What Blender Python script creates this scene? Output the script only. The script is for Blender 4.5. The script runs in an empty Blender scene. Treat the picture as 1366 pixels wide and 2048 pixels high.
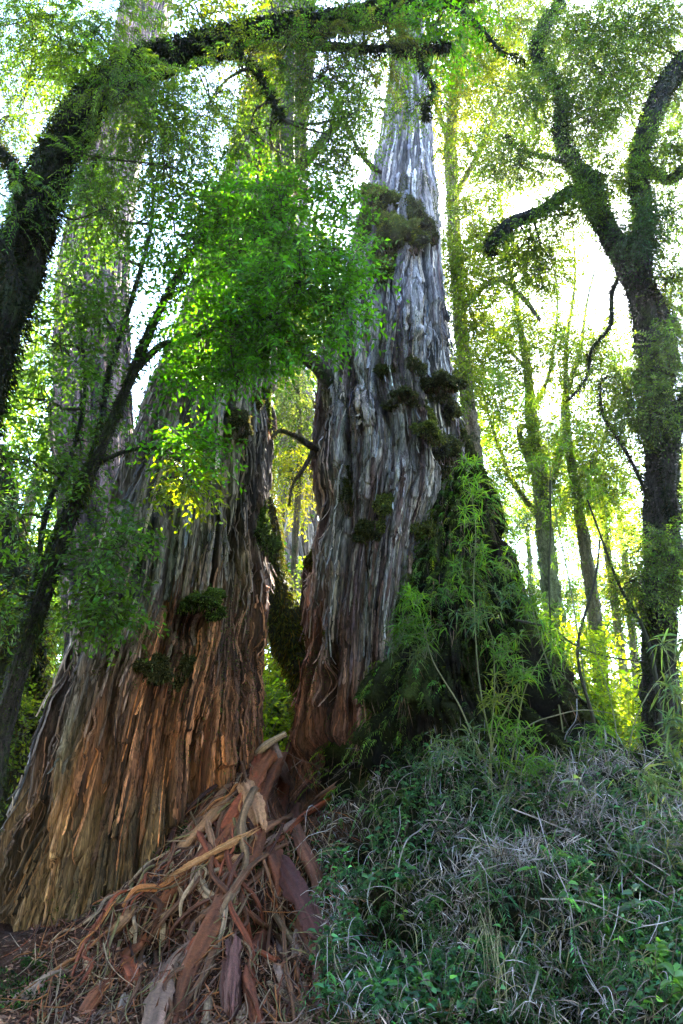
import bpy, math
import numpy as np
from mathutils import Vector

# ------------------------------------------------------------------ camera, world, sun, exposure
S = bpy.context.scene
C = S.collection
F = 1384.0                      # focal length in pixels of the 1366 x 2048 frame
PITCH = math.radians(20)
CAM = np.array([0.0, 0.0, 1.6])
cd = bpy.data.cameras.new("camera"); cam = bpy.data.objects.new("camera", cd); C.objects.link(cam)
cam.location = CAM; cam.rotation_euler = (math.radians(90) + PITCH, 0, 0)
cd.sensor_fit = 'VERTICAL'; cd.sensor_height = 36; cd.lens = 36 * F / 2048
cd.clip_start = 0.05; cd.clip_end = 3000
S.camera = cam
SUN_EL, SUN_AZ = 42, 20         # in front of the camera, a little to the right
w = bpy.data.worlds.new("World"); S.world = w; w.use_nodes = True
nt = w.node_tree; bg = nt.nodes["Background"]
sk = nt.nodes.new("ShaderNodeTexSky"); sk.sky_type = 'NISHITA'; sk.sun_disc = False
sk.sun_elevation = math.radians(SUN_EL); sk.sun_rotation = math.radians(SUN_AZ)
sk.air_density = 1.0; sk.dust_density = 0.4
nt.links.new(sk.outputs[0], bg.inputs[0]); bg.inputs[1].default_value = 0.15
sl = bpy.data.lights.new("sun", 'SUN'); sl.energy = 5.0; sl.angle = math.radians(0.6); sl.color = (1.0, 0.93, 0.78)
so = bpy.data.objects.new("sun", sl); C.objects.link(so)
sd = Vector((math.sin(math.radians(SUN_AZ)) * math.cos(math.radians(SUN_EL)), math.cos(math.radians(SUN_AZ)) * math.cos(math.radians(SUN_EL)), math.sin(math.radians(SUN_EL))))
so.rotation_euler = sd.to_track_quat('Z', 'Y').to_euler()
S.view_settings.view_transform = 'Standard'; S.view_settings.look = 'None'
S.view_settings.exposure = 3.95; S.view_settings.gamma = 1
S.cycles.max_bounces = 6; S.cycles.diffuse_bounces = 3; S.cycles.glossy_bounces = 1
S.cycles.transmission_bounces = 3; S.cycles.transparent_max_bounces = 4
S.cycles.caustics_reflective = False; S.cycles.caustics_refractive = False

rng = np.random.default_rng(11)
U = rng.uniform

# ------------------------------------------------------------------ helpers
def ray(px, py):
    x = (np.asarray(px, float) - 683) / F; u = (1024 - np.asarray(py, float)) / F
    return x + 0 * u, math.cos(PITCH) - math.sin(PITCH) * u + 0 * x, math.sin(PITCH) + math.cos(PITCH) * u + 0 * x

def P(px, py, Y):
    """point on the sight line of a pixel at Y metres from the camera"""
    dx, dy, dz = ray(px, py); t = Y / dy
    return np.stack([CAM[0] + dx * t, CAM[1] + dy * t, CAM[2] + dz * t], -1)

def mpp(py, Y):
    return float(Y / ray(0, py)[1] / F)

def h3(ix, iy, iz, seed):
    n = (ix.astype(np.int64) * 73856093) ^ (iy.astype(np.int64) * 19349663) ^ (iz.astype(np.int64) * 83492791) ^ (seed * 2654435)
    n = (n ^ (n >> 13)) * 1274126177 & 0xFFFFFFFF
    n = ((n ^ (n >> 16)) * 668265263) & 0xFFFFFFFF
    return ((n ^ (n >> 15)) & 0xFFFFFF) / float(0xFFFFFF)

def vn(x, y, z, seed=0):
    x, y, z = np.broadcast_arrays(np.asarray(x, float), np.asarray(y, float), np.asarray(z, float))
    fx, fy, fz = np.floor(x), np.floor(y), np.floor(z)
    ax, ay, az = x - fx, y - fy, z - fz
    ax = ax * ax * (3 - 2 * ax); ay = ay * ay * (3 - 2 * ay); az = az * az * (3 - 2 * az)
    o = 0
    for i in (0, 1):
        for j in (0, 1):
            for k in (0, 1):
                wgt = (ax if i else 1 - ax) * (ay if j else 1 - ay) * (az if k else 1 - az)
                o = o + wgt * h3(fx + i, fy + j, fz + k, seed)
    return o * 2 - 1

def fbm(x, y, z, seed=0, o=3):
    r = 0; a = 0.55; f = 1.0
    for k in range(o):
        r = r + a * vn(x * f + 7.3 * k, y * f - 3.1 * k, z * f, seed + k); a *= .5; f *= 2.03
    return r

def sstep(a, b, x):
    t = np.clip((x - a) / (b - a), 0, 1); return t * t * (3 - 2 * t)

def nrm(v):
    return v / np.maximum(np.linalg.norm(v, axis=-1, keepdims=True), 1e-9)

class MB:
    def __init__(s): s.v = []; s.f = []; s.c = []; s.n = 0
    def add(s, v, f, c):
        v = np.asarray(v, float).reshape(-1, 3); f = np.asarray(f).reshape(-1, 4)
        c = np.asarray(c, float)
        if c.ndim == 1: c = np.tile(c, (len(v), 1))
        s.v.append(v); s.f.append(f + s.n); s.c.append(c); s.n += len(v); return s
    def build(s, name, mat, parent=None, smooth=True, origin=None):
        if not s.v: return None
        v = np.concatenate(s.v); f = np.concatenate(s.f).astype(np.int32); c = np.concatenate(s.c)
        if parent is not None: org = np.array(parent.get('_o', (0, 0, 0)), float)
        else: org = np.array(origin if origin is not None else (0, 0, 0), float)
        v = v - org
        me = bpy.data.meshes.new(name)
        me.vertices.add(len(v)); me.vertices.foreach_set('co', v.astype(np.float32).ravel())
        me.loops.add(len(f) * 4); me.loops.foreach_set('vertex_index', f.ravel())
        me.polygons.add(len(f)); me.polygons.foreach_set('loop_start', np.arange(0, len(f) * 4, 4, dtype=np.int32))
        if smooth: me.polygons.foreach_set('use_smooth', np.ones(len(f), bool))
        me.update(calc_edges=True)
        a = me.color_attributes.new('Col', 'FLOAT_COLOR', 'POINT')
        rgba = np.ones((len(v), 4), np.float32); rgba[:, :3] = np.clip(c, 0, 1)
        a.data.foreach_set('color', rgba.ravel())
        me.materials.append(mat)
        o = bpy.data.objects.new(name, me); C.objects.link(o)
        o['_o'] = [float(q) for q in org]
        if parent is not None: o.parent = parent
        else: o.location = org
        return o

def tag(o, label=None, cat=None, group=None, kind=None):
    if label: o['label'] = label
    if cat: o['category'] = cat
    if group: o['group'] = group
    if kind: o['kind'] = kind
    return o

ORG = {}
def thing(name, label, cat, loc=(0, 0, 0), group=None):
    o = bpy.data.objects.new(name, None); C.objects.link(o); o.location = loc
    o['_o'] = [float(q) for q in loc]
    return tag(o, label, cat, group)

def grid_faces(nr, nc, closed):
    i = np.arange(nr - 1)[:, None]; j = np.arange(nc if closed else nc - 1)[None, :]
    a = i * nc + j; b = i * nc + (j + 1) % nc
    return np.stack([a, b, b + nc, a + nc], -1).reshape(-1, 4)

def spline(pts, n):
    """Catmull-Rom through pts (k, d) -> n samples"""
    p = np.asarray(pts, float)
    if len(p) == 2: p = np.stack([p[0], (p[0] + p[1]) / 2, p[1]])
    q = np.vstack([2 * p[0] - p[1], p, 2 * p[-1] - p[-2]])
    t = np.linspace(0, len(p) - 1 - 1e-6, n); i = t.astype(int); u = (t - i)[:, None]
    a, b, c, d = q[i], q[i + 1], q[i + 2], q[i + 3]
    return .5 * (2 * b + (c - a) * u + (2 * a - 5 * b + 4 * c - d) * u ** 2 + (3 * b - a - 3 * c + d) * u ** 3)

def frames(p):
    t = nrm(np.gradient(p, axis=0))
    ref = np.where(np.abs(t[:, 2:3]) > .85, np.array([[0, -1., 0]]), np.array([[0, 0, 1.]]))
    a = nrm(np.cross(t, ref)); b = np.cross(a, t)
    for i in range(1, len(p)):                 # parallel transport keeps the tube from twisting
        x = a[i - 1] - t[i] * np.dot(a[i - 1], t[i]); nx = np.linalg.norm(x)
        if nx > 1e-6: a[i] = x / nx
        b[i] = np.cross(a[i], t[i])
    return t, a, b

def tube(mb, pts, rad, n=24, seg=8, rough=.12, fs=9., col=(.1, .07, .05), flat=1., cvar=.25, seed=0, knob=0.):
    """rad: list of radii along pts"""
    p = np.asarray(pts, float); r = np.interp(np.linspace(0, len(rad) - 1, n), np.arange(len(rad)), rad)
    q = spline(p, n); t, a, b = frames(q)
    th = np.linspace(0, 2 * math.pi, seg, endpoint=False)
    d = a[:, None] * np.cos(th)[None, :, None] + b[:, None] * np.sin(th)[None, :, None] * flat
    L = np.concatenate([[0], np.cumsum(np.linalg.norm(np.diff(q, axis=0), axis=1))])
    nz = fbm(np.cos(th)[None] * 1.6 * (seg / 8.) ** .5, np.sin(th)[None] * 1.6 * (seg / 8.) ** .5, L[:, None] * fs * .25, seed, 3)
    rr = r[:, None] * (1 + rough * 2 * nz)
    if seg == 22: rr = rr * (.86 + .38 * np.abs(vn(np.cos(th)[None] * 3.5, np.sin(th)[None] * 3.5, L[:, None] * 1.6, seed + 12)))
    if seg >= 14: rr = rr * (1 + rough * .8 * vn(np.cos(th)[None] * 4, np.sin(th)[None] * 4, L[:, None] * 5, seed + 6) + rough * .5 * vn(np.cos(th)[None] * 8, np.sin(th)[None] * 8, L[:, None] * 12, seed + 7))
    if knob: rr = rr * (1 + knob * np.clip(fbm(0 * th[None] + np.cos(th)[None] * .7, np.sin(th)[None] * .7, L[:, None] * 2.2, seed + 9, 2), -.3, 1))
    v = q[:, None] + d * rr[..., None]
    v = v.reshape(-1, 3)
    cc = np.asarray(col, float) * np.clip(1 + cvar * 2 * vn(np.cos(th)[None] * 3, np.sin(th)[None] * 3, L[:, None] * 2.5, seed + 3) + cvar * 1.2 * vn(np.cos(th)[None] * 7, np.sin(th)[None] * 7, L[:, None] * 5, seed + 5), .15, 2).reshape(-1, 1)
    mb.add(v, grid_faces(n, seg, True), cc)
    return q, r

def disk(n):
    """random unit vectors"""
    return nrm(rng.normal(size=(n, 3)))

def leaves(mb, base, d, nor, ln, wd, col, fold=.25, two=False, droop=0.):
    """leaf quads: base point, direction, normal, length, width"""
    n = len(base); ln = np.broadcast_to(np.asarray(ln, float), (n,))[:, None]; wd = np.broadcast_to(np.asarray(wd, float), (n,))[:, None]
    d = nrm(d); s = nrm(np.cross(d, nor)); nn = np.cross(s, d)
    tip = base + d * ln; tip = tip - np.array([0, 0, 1.]) * droop * ln
    if not two:
        m = base + d * ln * .45 + nn * ln * fold * .2 - np.array([0, 0, 1.]) * droop * ln * .2
        v = np.stack([base, m + s * wd * .5, tip, m - s * wd * .5], 1)
        f = np.arange(4 * n).reshape(n, 4); k = 4
    else:
        g = np.array([0, 0, 1.]) * droop * ln
        m1 = base + d * ln * .33 + nn * ln * .06 - g * .1; m2 = base + d * ln * .7 + nn * ln * .05 - g * .5
        up = nn * wd * fold
        v = np.stack([base, m1 + s * wd * .5 + up, m1 - s * wd * .5 + up, m2 + s * wd * .38 + up, m2 - s * wd * .38 + up, tip, m1, m2], 1)
        o = (np.arange(n) * 8)[:, None]
        q = np.array([[0, 1, 3, 6], [6, 3, 7, 7], [7, 3, 5, 5]])
        f = np.concatenate([o + np.array([0, 6, 1, 1]), o + np.array([1, 6, 7, 3]), o + np.array([3, 7, 5, 5]),
                            o + np.array([0, 2, 6, 6]), o + np.array([2, 4, 7, 6]), o + np.array([4, 5, 7, 7])])
        f = np.concatenate([o + np.array([[0, 6, 3, 1]]), o + np.array([[6, 7, 5, 3]]), o + np.array([[0, 2, 4, 6]]), o + np.array([[6, 4, 5, 7]])])
        k = 8
    c = np.asarray(col, float)
    if c.ndim == 1: c = np.tile(c, (n, 1))
    mb.add(v.reshape(-1, 3), f, np.repeat(c, k, 0))

def leafcol(n, base, var=.35, yellow=.15):
    b = np.asarray(base, float)
    k = np.exp(rng.normal(0, var, (n, 1)))
    y = np.clip(rng.normal(0, yellow, (n, 1)), -.4, .9)
    c = b * k * np.concatenate([1 + y * 1.1, 1 + y * .35, 1 - y * .3], 1)
    return np.clip(c, .004, .75)

def sprays(mb, c, d, M, L, ll, lw, col, droop=.25, rand=.35, two=False, var=.3, yellow=.15, pin=.9, twigs=None, twr=.004, face=None):
    """c,d (N,3) twig start and direction; M leaves along each of length L"""
    N = len(c); d = nrm(d); L = np.broadcast_to(np.asarray(L, float), (N,))
    up = np.tile([0, 0, 1.], (N, 1)) + rng.normal(0, .35, (N, 3))
    side = nrm(np.cross(d, up)); nor = np.cross(side, d)
    t = (np.arange(M) + U(0, .8, (N, M))) / M
    sg = np.where(np.arange(M) % 2 == 0, 1., -1.)[None, :]
    g = np.array([0, 0, 1.])
    pos = c[:, None] + d[:, None] * (L[:, None] * t)[..., None] - g * (droop * L[:, None] * t ** 2)[..., None]
    ld = d[:, None] * .55 + side[:, None] * (sg * pin)[..., None] + rng.normal(0, rand, (N, M, 3))
    ld[..., 2] -= droop * .5
    ln = nor[:, None] + rng.normal(0, rand * 1.1, (N, M, 3))
    cc = leafcol(N, col, var, yellow)[:, None] * np.exp(rng.normal(0, .22, (N, M, 1)))
    sz = U(.65, 1.15, N * M)
    leaves(mb, pos.reshape(-1, 3), ld.reshape(-1, 3), ln.reshape(-1, 3), ll * sz, lw * sz, cc.reshape(-1, 3), two=two, droop=droop * .6)
    if twigs is not None:
        K = 4; tt = np.linspace(0, 1, K)[None]
        p = c[:, None] + d[:, None] * (L[:, None] * tt)[..., None] - g * (droop * L[:, None] * tt ** 2)[..., None]
        r = twr * (1 - .7 * tt)[..., None]
        a = side[:, None]; b = nor[:, None]
        ring = np.stack([p + a * r, p - a * r * .5 + b * r * .87, p - a * r * .5 - b * r * .87], 2)   # N,K,3,3
        f = grid_faces(K, 3, True); ff = (f[None] + (np.arange(N) * K * 3)[:, None, None]).reshape(-1, 4)
        twigs.add(ring.reshape(-1, 3), ff, np.array([.07, .055, .035]))

# ------------------------------------------------------------------ materials
def mat_new(name):
    m = bpy.data.materials.new(name); m.use_nodes = True; t = m.node_tree
    return m, t, t.nodes['Principled BSDF'], t.nodes['Material Output']

def mat_leaf(name, trans=.45, tint=(2.1, 1.75, .45), rough=.45, spec=.4):
    m, t, p, out = mat_new(name); N = t.nodes; Lk = t.links
    a = N.new('ShaderNodeAttribute'); a.attribute_name = 'Col'
    Lk.new(a.outputs['Color'], p.inputs['Base Color']); p.inputs['Roughness'].default_value = rough
    p.inputs['Specular IOR Level'].default_value = spec
    tr = N.new('ShaderNodeBsdfTranslucent')
    mu = N.new('ShaderNodeMix'); mu.data_type = 'RGBA'; mu.blend_type = 'MULTIPLY'; mu.inputs[0].default_value = 1
    Lk.new(a.outputs['Color'], mu.inputs[6]); mu.inputs[7].default_value = (*tint, 1)
    Lk.new(mu.outputs[2], tr.inputs['Color'])
    mx = N.new('ShaderNodeMixShader'); mx.inputs[0].default_value = trans
    Lk.new(p.outputs[0], mx.inputs[1]); Lk.new(tr.outputs[0], mx.inputs[2]); Lk.new(mx.outputs[0], out.inputs[0])
    return m

def mat_bark(name, scale=(30, 30, 3.2), lo=.12, hi=1.75, bump=.9, moss=0., mosscol=(.035, .06, .012), rough=.8, dist=.02, fine=(90, 90, 9), spec=.25):
    m, t, p, out = mat_new(name); N = t.nodes; Lk = t.links
    a = N.new('ShaderNodeAttribute'); a.attribute_name = 'Col'
    tc = N.new('ShaderNodeTexCoord')
    def tex(sc, det=5, rg=.6):
        mp = N.new('ShaderNodeMapping'); mp.inputs['Scale'].default_value = sc
        Lk.new(tc.outputs['Object'], mp.inputs[0])
        nz = N.new('ShaderNodeTexNoise'); nz.inputs['Scale'].default_value = 1; nz.inputs['Detail'].default_value = det; nz.inputs['Roughness'].default_value = rg
        Lk.new(mp.outputs[0], nz.inputs['Vector']); return nz
    n1 = tex(scale); n2 = tex(fine, 3)
    ad = N.new('ShaderNodeMath'); ad.operation = 'ADD'; Lk.new(n1.outputs['Fac'], ad.inputs[0]); Lk.new(n2.outputs['Fac'], ad.inputs[1])
    mr = N.new('ShaderNodeMapRange'); mr.inputs['From Min'].default_value = .72; mr.inputs['From Max'].default_value = 1.3
    mr.inputs['To Min'].default_value = lo; mr.inputs['To Max'].default_value = hi
    Lk.new(ad.outputs[0], mr.inputs['Value'])
    mu = N.new('ShaderNodeVectorMath'); mu.operation = 'SCALE'; Lk.new(a.outputs['Color'], mu.inputs[0]); Lk.new(mr.outputs[0], mu.inputs['Scale'])
    colo = mu.outputs[0]
    if moss > 0:
        n3 = tex((3.1, 3.1, 2.3), 6, .7)
        m3 = N.new('ShaderNodeMapRange'); m3.inputs['From Min'].default_value = .62 - moss * .3; m3.inputs['From Max'].default_value = .72 - moss * .3
        Lk.new(n3.outputs['Fac'], m3.inputs['Value'])
        mx = N.new('ShaderNodeMix'); mx.data_type = 'RGBA'; Lk.new(m3.outputs[0], mx.inputs[0]); Lk.new(colo, mx.inputs[6]); vs = N.new('ShaderNodeVectorMath'); vs.operation = 'SCALE'; vs.inputs[0].default_value = mosscol; Lk.new(mr.outputs[0], vs.inputs['Scale']); Lk.new(vs.outputs[0], mx.inputs[7])
        colo = mx.outputs[2]
    Lk.new(colo, p.inputs['Base Color']); p.inputs['Roughness'].default_value = rough; p.inputs['Specular IOR Level'].default_value = spec
    bp = N.new('ShaderNodeBump'); bp.inputs['Strength'].default_value = bump; bp.inputs['Distance'].default_value = dist
    Lk.new(ad.outputs[0], bp.inputs['Height']); Lk.new(bp.outputs[0], p.inputs['Normal'])
    return m

M_LEAF = mat_leaf('leaf', .5, (2.4, 1.9, .3), .55, .25)
M_LEAFB = mat_leaf('waxy leaf', .5, (2.2, 1.9, .3), .42, .35)
M_FAR = mat_leaf('far leaf', .6, (2.7, 2.1, .3), .7, .1)
M_MOSSL = mat_leaf('moss frond', .3, (1.5, 1.4, .5), .8, .1)
M_DRY = mat_leaf('dry leaf', .2, (1.1, 1., .8), .6, .3)
M_BARK = mat_bark('shredded bark')
M_ROOT = mat_bark('root wood', (30, 30, 30), .5, 1.35, .5, 0, dist=.01, fine=(140, 140, 140), rough=.7)
M_MOSSY = mat_bark('mossy bark', (30, 30, 14), .08, 2.0, 1., .38, (.03, .045, .012), dist=.04, fine=(110, 110, 60))
M_MOSS = mat_bark('moss', (30, 30, 30), .3, 1.6, .9, 0, dist=.03, fine=(120, 120, 120), rough=.95, spec=.05)
M_TWIG = mat_bark('twig', (60, 60, 60), .6, 1.3, .2, 0)
M_SOIL = mat_bark('soil', (14, 14, 14), .35, 1.5, .9, 0, dist=.04, fine=(70, 70, 70), rough=.95, spec=.1)

# ------------------------------------------------------------------ terrain
PITS = [(310, 1862, .26, .55), (540, 1868, .22, .55), (610, 1560, .40, .9), (650, 1540, .3, .7), (395, 1850, .14, .25), (250, 1900, .12, .2), (770, 1850, .24, .55), (900, 1700, .28, .5), (1010, 1860, .2, .5), (1130, 1980, .22, .4), (1250, 1790, .24, .45), (715, 1700, .22, .45), (1130, 1660, .2, .35)]
PITW = []
def H(x, y):
    x, y = np.broadcast_arrays(np.asarray(x, float), np.asarray(y, float))
    cr = np.interp(x, [-7, -3.6, -2.6, -1.9, -1.3, -.95, -.6, -.2, .15, .6, 1.5, 3, 4.5, 6, 12], [0, 0, .2, .8, 1.4, 1.58, 1.18, 1.0, 1.2, 1.68, 1.9, 1.85, 1.5, 1.2, 1])
    yf = np.interp(x, [-4, -2, 0, 4], [6.5, 5.9, 5.5, 5.2]); yc = np.interp(x, [-4, -2, -.8, 1, 4], [8.5, 8.2, 8.5, 8.7, 8.6])
    s = np.clip((y - yf) / (yc - yf), 0, 1); pr = .55 * s + .45 * s * s * (3 - 2 * s)
    z = cr * pr
    back = sstep(0, 9, y - yc - 1.2)
    z = z * (1 - back) + back * (.9 + .5 * fbm(x * .07, y * .07, 0 * x, 5, 2)) * sstep(-40, -2, -np.abs(x) * .2)
    near = np.exp(-((x * .16) ** 2) - ((y - 7.3) / 3.2) ** 2)
    z = z + near * ((.15 + .22 * sstep(0, 1, x)) * fbm(x * 1.7, y * 1.7, 0 * x, 21, 4) + .035 * fbm(x * 9, y * 9, 0 * x, 23, 2)) * (.35 + sstep(0, .3, s))
    for (cx, cy, rr, dp) in PITW:
        z = z - dp * np.exp(-(((x - cx) / rr) ** 2 + ((y - cy) / (rr * 1.1)) ** 2) ** 1.4)
    return z

HG = {}
def Hq(x, y):
    if not HG:
        HG['x'] = np.arange(-9, 12.01, .025); HG['y'] = np.arange(4, 14.3, .025); a, b = np.meshgrid(HG['x'], HG['y']); HG['z'] = H(a, b)
    fx = np.clip((x + 9) / .025, 0, len(HG['x']) - 1.01); fy = np.clip((y - 4) / .025, 0, len(HG['y']) - 1.01)
    i = fx.astype(int); j = fy.astype(int); u = fx - i; v = fy - j; z = HG['z']
    return z[j, i] * (1 - u) * (1 - v) + z[j, i + 1] * u * (1 - v) + z[j + 1, i] * (1 - u) * v + z[j + 1, i + 1] * u * v
def onm(px, py, off=0.):
    """where the sight line of a pixel meets the ground, lifted by off towards the camera/up"""
    Y = np.arange(4.2, 14, .015); q = P(px, py, Y)
    k = np.argmax(q[:, 2] < (Hq if len(PITW) == len(PITS) else H)(q[:, 0], q[:, 1]))
    if k == 0: k = int((8.8 - 4.2) / .015)
    p = q[k].copy(); p += nrm(np.array([0, -.7, .7])) * off
    return p
for (px, py, rr, dp) in PITS:
    q = onm(px, py) if py > 1600 else P(px, py + 40, 9.0)
    PITW.append((q[0], q[1] + rr * .5, rr, dp))

def build_ground():
    def ax(a, b, st, lo, hi):
        core = np.arange(a, b, st)
        g1 = a - np.geomspace(st, a - lo, 60)[::-1]; g2 = b + np.geomspace(st, hi - b, 60)
        return np.concatenate([g1, core, g2])
    X = ax(-5.2, 5.2, .03, -900, 900); Y = ax(4., 10.5, .03, -300, 1500)
    x, y = np.meshgrid(X, Y); z = H(x, y)
    mossy = sstep(-.5, .5, x + .5 * fbm(x * 1.1, y * 1.1, 0 * x, 31, 3) - .1)
    n = fbm(x * 3, y * 3, 0 * x, 33, 3)[..., None]
    brown = np.array([.05, .021, .014]) * (1 + .8 * n); green = np.array([.013, .015, .008]) * (1 + .9 * n)
    c = brown * (1 - mossy[..., None]) + green * mossy[..., None]
    far = sstep(10, 14, y)[..., None]; c = c * (1 - far) + np.array([.07, .1, .02]) * far
    v = np.stack([x, y, z], -1).reshape(-1, 3)
    o = MB().add(v, grid_faces(len(Y), len(X), False), c.reshape(-1, 3)).build('ground', M_SOIL)
    tag(o, kind='structure')
build_ground()

# ------------------------------------------------------------------ giant trunks
class Giant:
    def __init__(s, rows, Y, seed, amp=1., lean=None, grain=(6, .5)):
        rows = sorted(rows, key=lambda r: -r[0]); py = np.array([r[0] for r in rows], float)
        L = np.array([r[1] for r in rows], float); R = np.array([r[2] for r in rows], float)
        a = P(L, py, Y); b = P(R, py, Y)
        s.z = a[:, 2]; s.cx = (a[:, 0] + b[:, 0]) / 2; s.r = (b[:, 0] - a[:, 0]) / 2
        zz = np.linspace(s.z[0], s.z[-1], 60)
        k = np.array([.25, .5, .25])
        def sm(v):
            v = np.interp(zz, s.z, v)
            for _ in range(6): v[1:-1] = v[:-2] * .25 + v[1:-1] * .5 + v[2:] * .25
            return v
        s.cx = sm(s.cx); s.r = sm(s.r); s.z = zz
        s.dents = []; s.Y = Y; s.seed = seed; s.amp = amp; s.grain = grain; s.rm = float(np.mean(s.r))
    def disp(s, th, z):
        X = np.cos(th) * s.rm; Yy = np.sin(th) * s.rm; sd = s.seed; g, gz = s.grain
        w1 = .22 * fbm(X * .9, Yy * .9, z * .55, sd, 2)
        ang = th + w1 / s.rm
        X = np.cos(ang) * s.rm; Yy = np.sin(ang) * s.rm
        d = .14 * fbm(X * 1.3, Yy * 1.3, z * .22, sd + 1, 2)
        r1 = np.clip(np.abs(vn(X * g, Yy * g, z * gz, sd + 2)) * 3.0, 0, 1) * 2 - 1      # plates parted by narrow furrows
        r3 = vn(X * g * 4, Yy * g * 4, z * gz * 4, sd + 4)
        r4 = vn(X * g * 11, Yy * g * 11, z * gz * 12, sd + 5)
        rough = sstep(-.35, .45, vn(X * .9, Yy * .9, z * .6, sd + 11))                    # calm and shaggy areas
        c1, f1, e1 = s.cell(ang, z, 8.5, .75, 1); c2, f2, e2 = s.cell(ang, z, 21., 1.5, 2)
        d = d + .07 * r1 + .09 * np.clip(np.abs(vn(X * 2.6, Yy * 2.6, z * .28, sd + 21)) * 3.2 - .9, -.9, 0) + .02 * r3 * (.5 + rough) + .008 * r4
        d = d + (.012 + .035 * rough) * (1 - f1) ** 1.5 * e1 - .03 * (1 - e1) + (.006 + .022 * rough) * (1 - f2) ** 2 * e2 - .012 * (1 - e2) + .03 * (c1 - .5)
        d = d - .16 * np.clip(vn(X * 3.1, Yy * 3.1, z * .35, sd + 8) - .4, 0, 1)
        k = vn(X * 1.7, Yy * 1.7, z * 1.3, sd + 13); d = d + .12 * np.clip(k - .55, 0, 1) - .2 * np.clip(-k - .68, 0, 1)
        for (t0, z0, rw, rh, dp) in s.dents: d = d - dp * np.exp(-(((th - t0) * s.rm / rw) ** 2 + ((z - z0) / rh) ** 2) ** 1.5)
        return d * s.amp
    def cell(s, ang, z, per, gz, k):
        """upright bark plates that end in ragged steps: id, place along the plate, edge mask"""
        x = ang * s.rm * per + .9 * vn(np.cos(ang) * s.rm * 1.5, np.sin(ang) * s.rm * 1.5, z * .8, s.seed + 30 + k) + .25 * vn(np.cos(ang) * s.rm * 9, np.sin(ang) * s.rm * 9, z * 5, s.seed + 33 + k)
        i = np.floor(x); h = h3(i, 0 * i, 0 * i, s.seed + 40 + k); q = z * gz * (.5 + h) + h * 9 + .12 * vn(np.cos(ang) * s.rm * 25, np.sin(ang) * s.rm * 25, z * 3, s.seed + 35); fz = np.floor(q)
        e = np.abs(x - i - .5) * 2; return h3(i, fz, 0 * i, s.seed + 50 + k), q - fz, 1 - sstep(.72, 1., e)
    def at(s, th, z, off=0.):
        th, z = np.broadcast_arrays(th, z)
        cx = np.interp(z, s.z, s.cx); r = np.interp(z, s.z, s.r)
        rr = r + s.disp(th, z) * np.clip(r / s.rm, .35, 1.3) + off
        return np.stack([cx + np.cos(th) * rr, s.Y + np.sin(th) * rr, z + 0 * rr], -1)
    def pix(s, px, py, off=0.):
        """(theta, z, point) of the trunk surface seen at a pixel"""
        Y = s.Y - s.rm
        for _ in range(6):
            q = P(px, py, Y); cx = np.interp(q[2], s.z, s.cx); r = np.interp(q[2], s.z, s.r)
            dx = float(np.clip((q[0] - cx) / r, -.97, .97)); Y = s.Y - r * math.sqrt(1 - dx * dx)
        th = math.atan2(Y - s.Y, q[0] - cx)
        return th, q[2], s.at(np.array(th), np.array(q[2]), off)
    def tone(s, th, z):
        X = np.cos(th) * s.rm; Yy = np.sin(th) * s.rm; ang = th + .22 * fbm(X * .9, Yy * .9, z * .55, s.seed, 2) / s.rm
        c1, f1, e1 = s.cell(ang, z, 8.5, .75, 1); c2, f2, e2 = s.cell(ang, z, 21., 1.5, 2); st = sstep(-.5, .35, vn(X * 5, Yy * 5, z * .3, s.seed + 60) + .4 * vn(X * 14, Yy * 14, z * .8, s.seed + 61)); return (.45 + .75 * c1) * (.6 + .7 * c2) * (.35 + .85 * st)
    def mesh(s, mb, nth, nz, colf):
        t = np.linspace(-1, 1, nth, endpoint=False); th = -math.pi / 2 + math.pi * (.62 * t + .38 * t ** 3)
        k = np.linspace(0, 1, nz); z = s.z[0] + (s.z[-1] - s.z[0]) * (.65 * k + .35 * k ** 2)
        TH, Z = np.meshgrid(th, z); v = s.at(TH, Z)
        c = np.clip(colf(TH, Z, v) * s.tone(TH, Z)[..., None], .004, 1)
        mb.add(v.reshape(-1, 3), grid_faces(nz, nth, True), c.reshape(-1, 3))
    def strips(s, mb, N, colf, z0, z1, wr=(.02, .06), lr=(.25, 1.1), K=12, lift=.012, peel=.05):
        th0 = -math.pi / 2 + U(-1, 1, N) ** 1 * 1.75; zz = z0 + (z1 - z0) * U(0, 1, N) ** 1.25
        wd = U(*wr, N); ln = U(*lr, N) ** 1.0; r = np.interp(zz, s.z, s.r)
        t = np.linspace(0, 1, K)[None, :, None]; a = np.array([-1., 0, 1.])[None, None, :]
        prof = np.clip(np.minimum(t * 14 + .3, (1 - t) * 12 + .25), .12, 1) * (1 + .18 * rng.normal(size=(N, K, 1)))
        sway = (U(-.012, .012, (N, 1, 1)) * np.sin(t * U(1, 7, (N, 1, 1)) + U(0, 6, (N, 1, 1))))
        zl = zz[:, None, None] - t * ln[:, None, None]; gx = np.cos(th0)[:, None, None] * s.rm * .9; gy = np.sin(th0)[:, None, None] * s.rm * .9
        sway = sway - .22 * fbm(gx, gy, zl * .55, s.seed, 2)                 # follow the grain of the trunk
        th = th0[:, None, None] + (a * wd[:, None, None] * .5 * prof + sway) / r[:, None, None]
        z = zz[:, None, None] - t * ln[:, None, None] + 0 * a
        pe = (U(0, 1, N) ** 3 * peel)[:, None, None]; pt = (U(0, 1, N) ** 4 * peel * .8)[:, None, None]
        off = lift * U(.1, 1.2, N)[:, None, None] * (1 - np.abs(a) * .9) - .004 * np.abs(a) + pe * t ** 3 + pt * (1 - t) ** 4
        # ride on a smoothed surface: displacement at the strip's own centre line
        thc = th0[:, None, None] + sway / r[:, None, None]
        dc = s.disp(thc + 0 * a, z)
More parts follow.
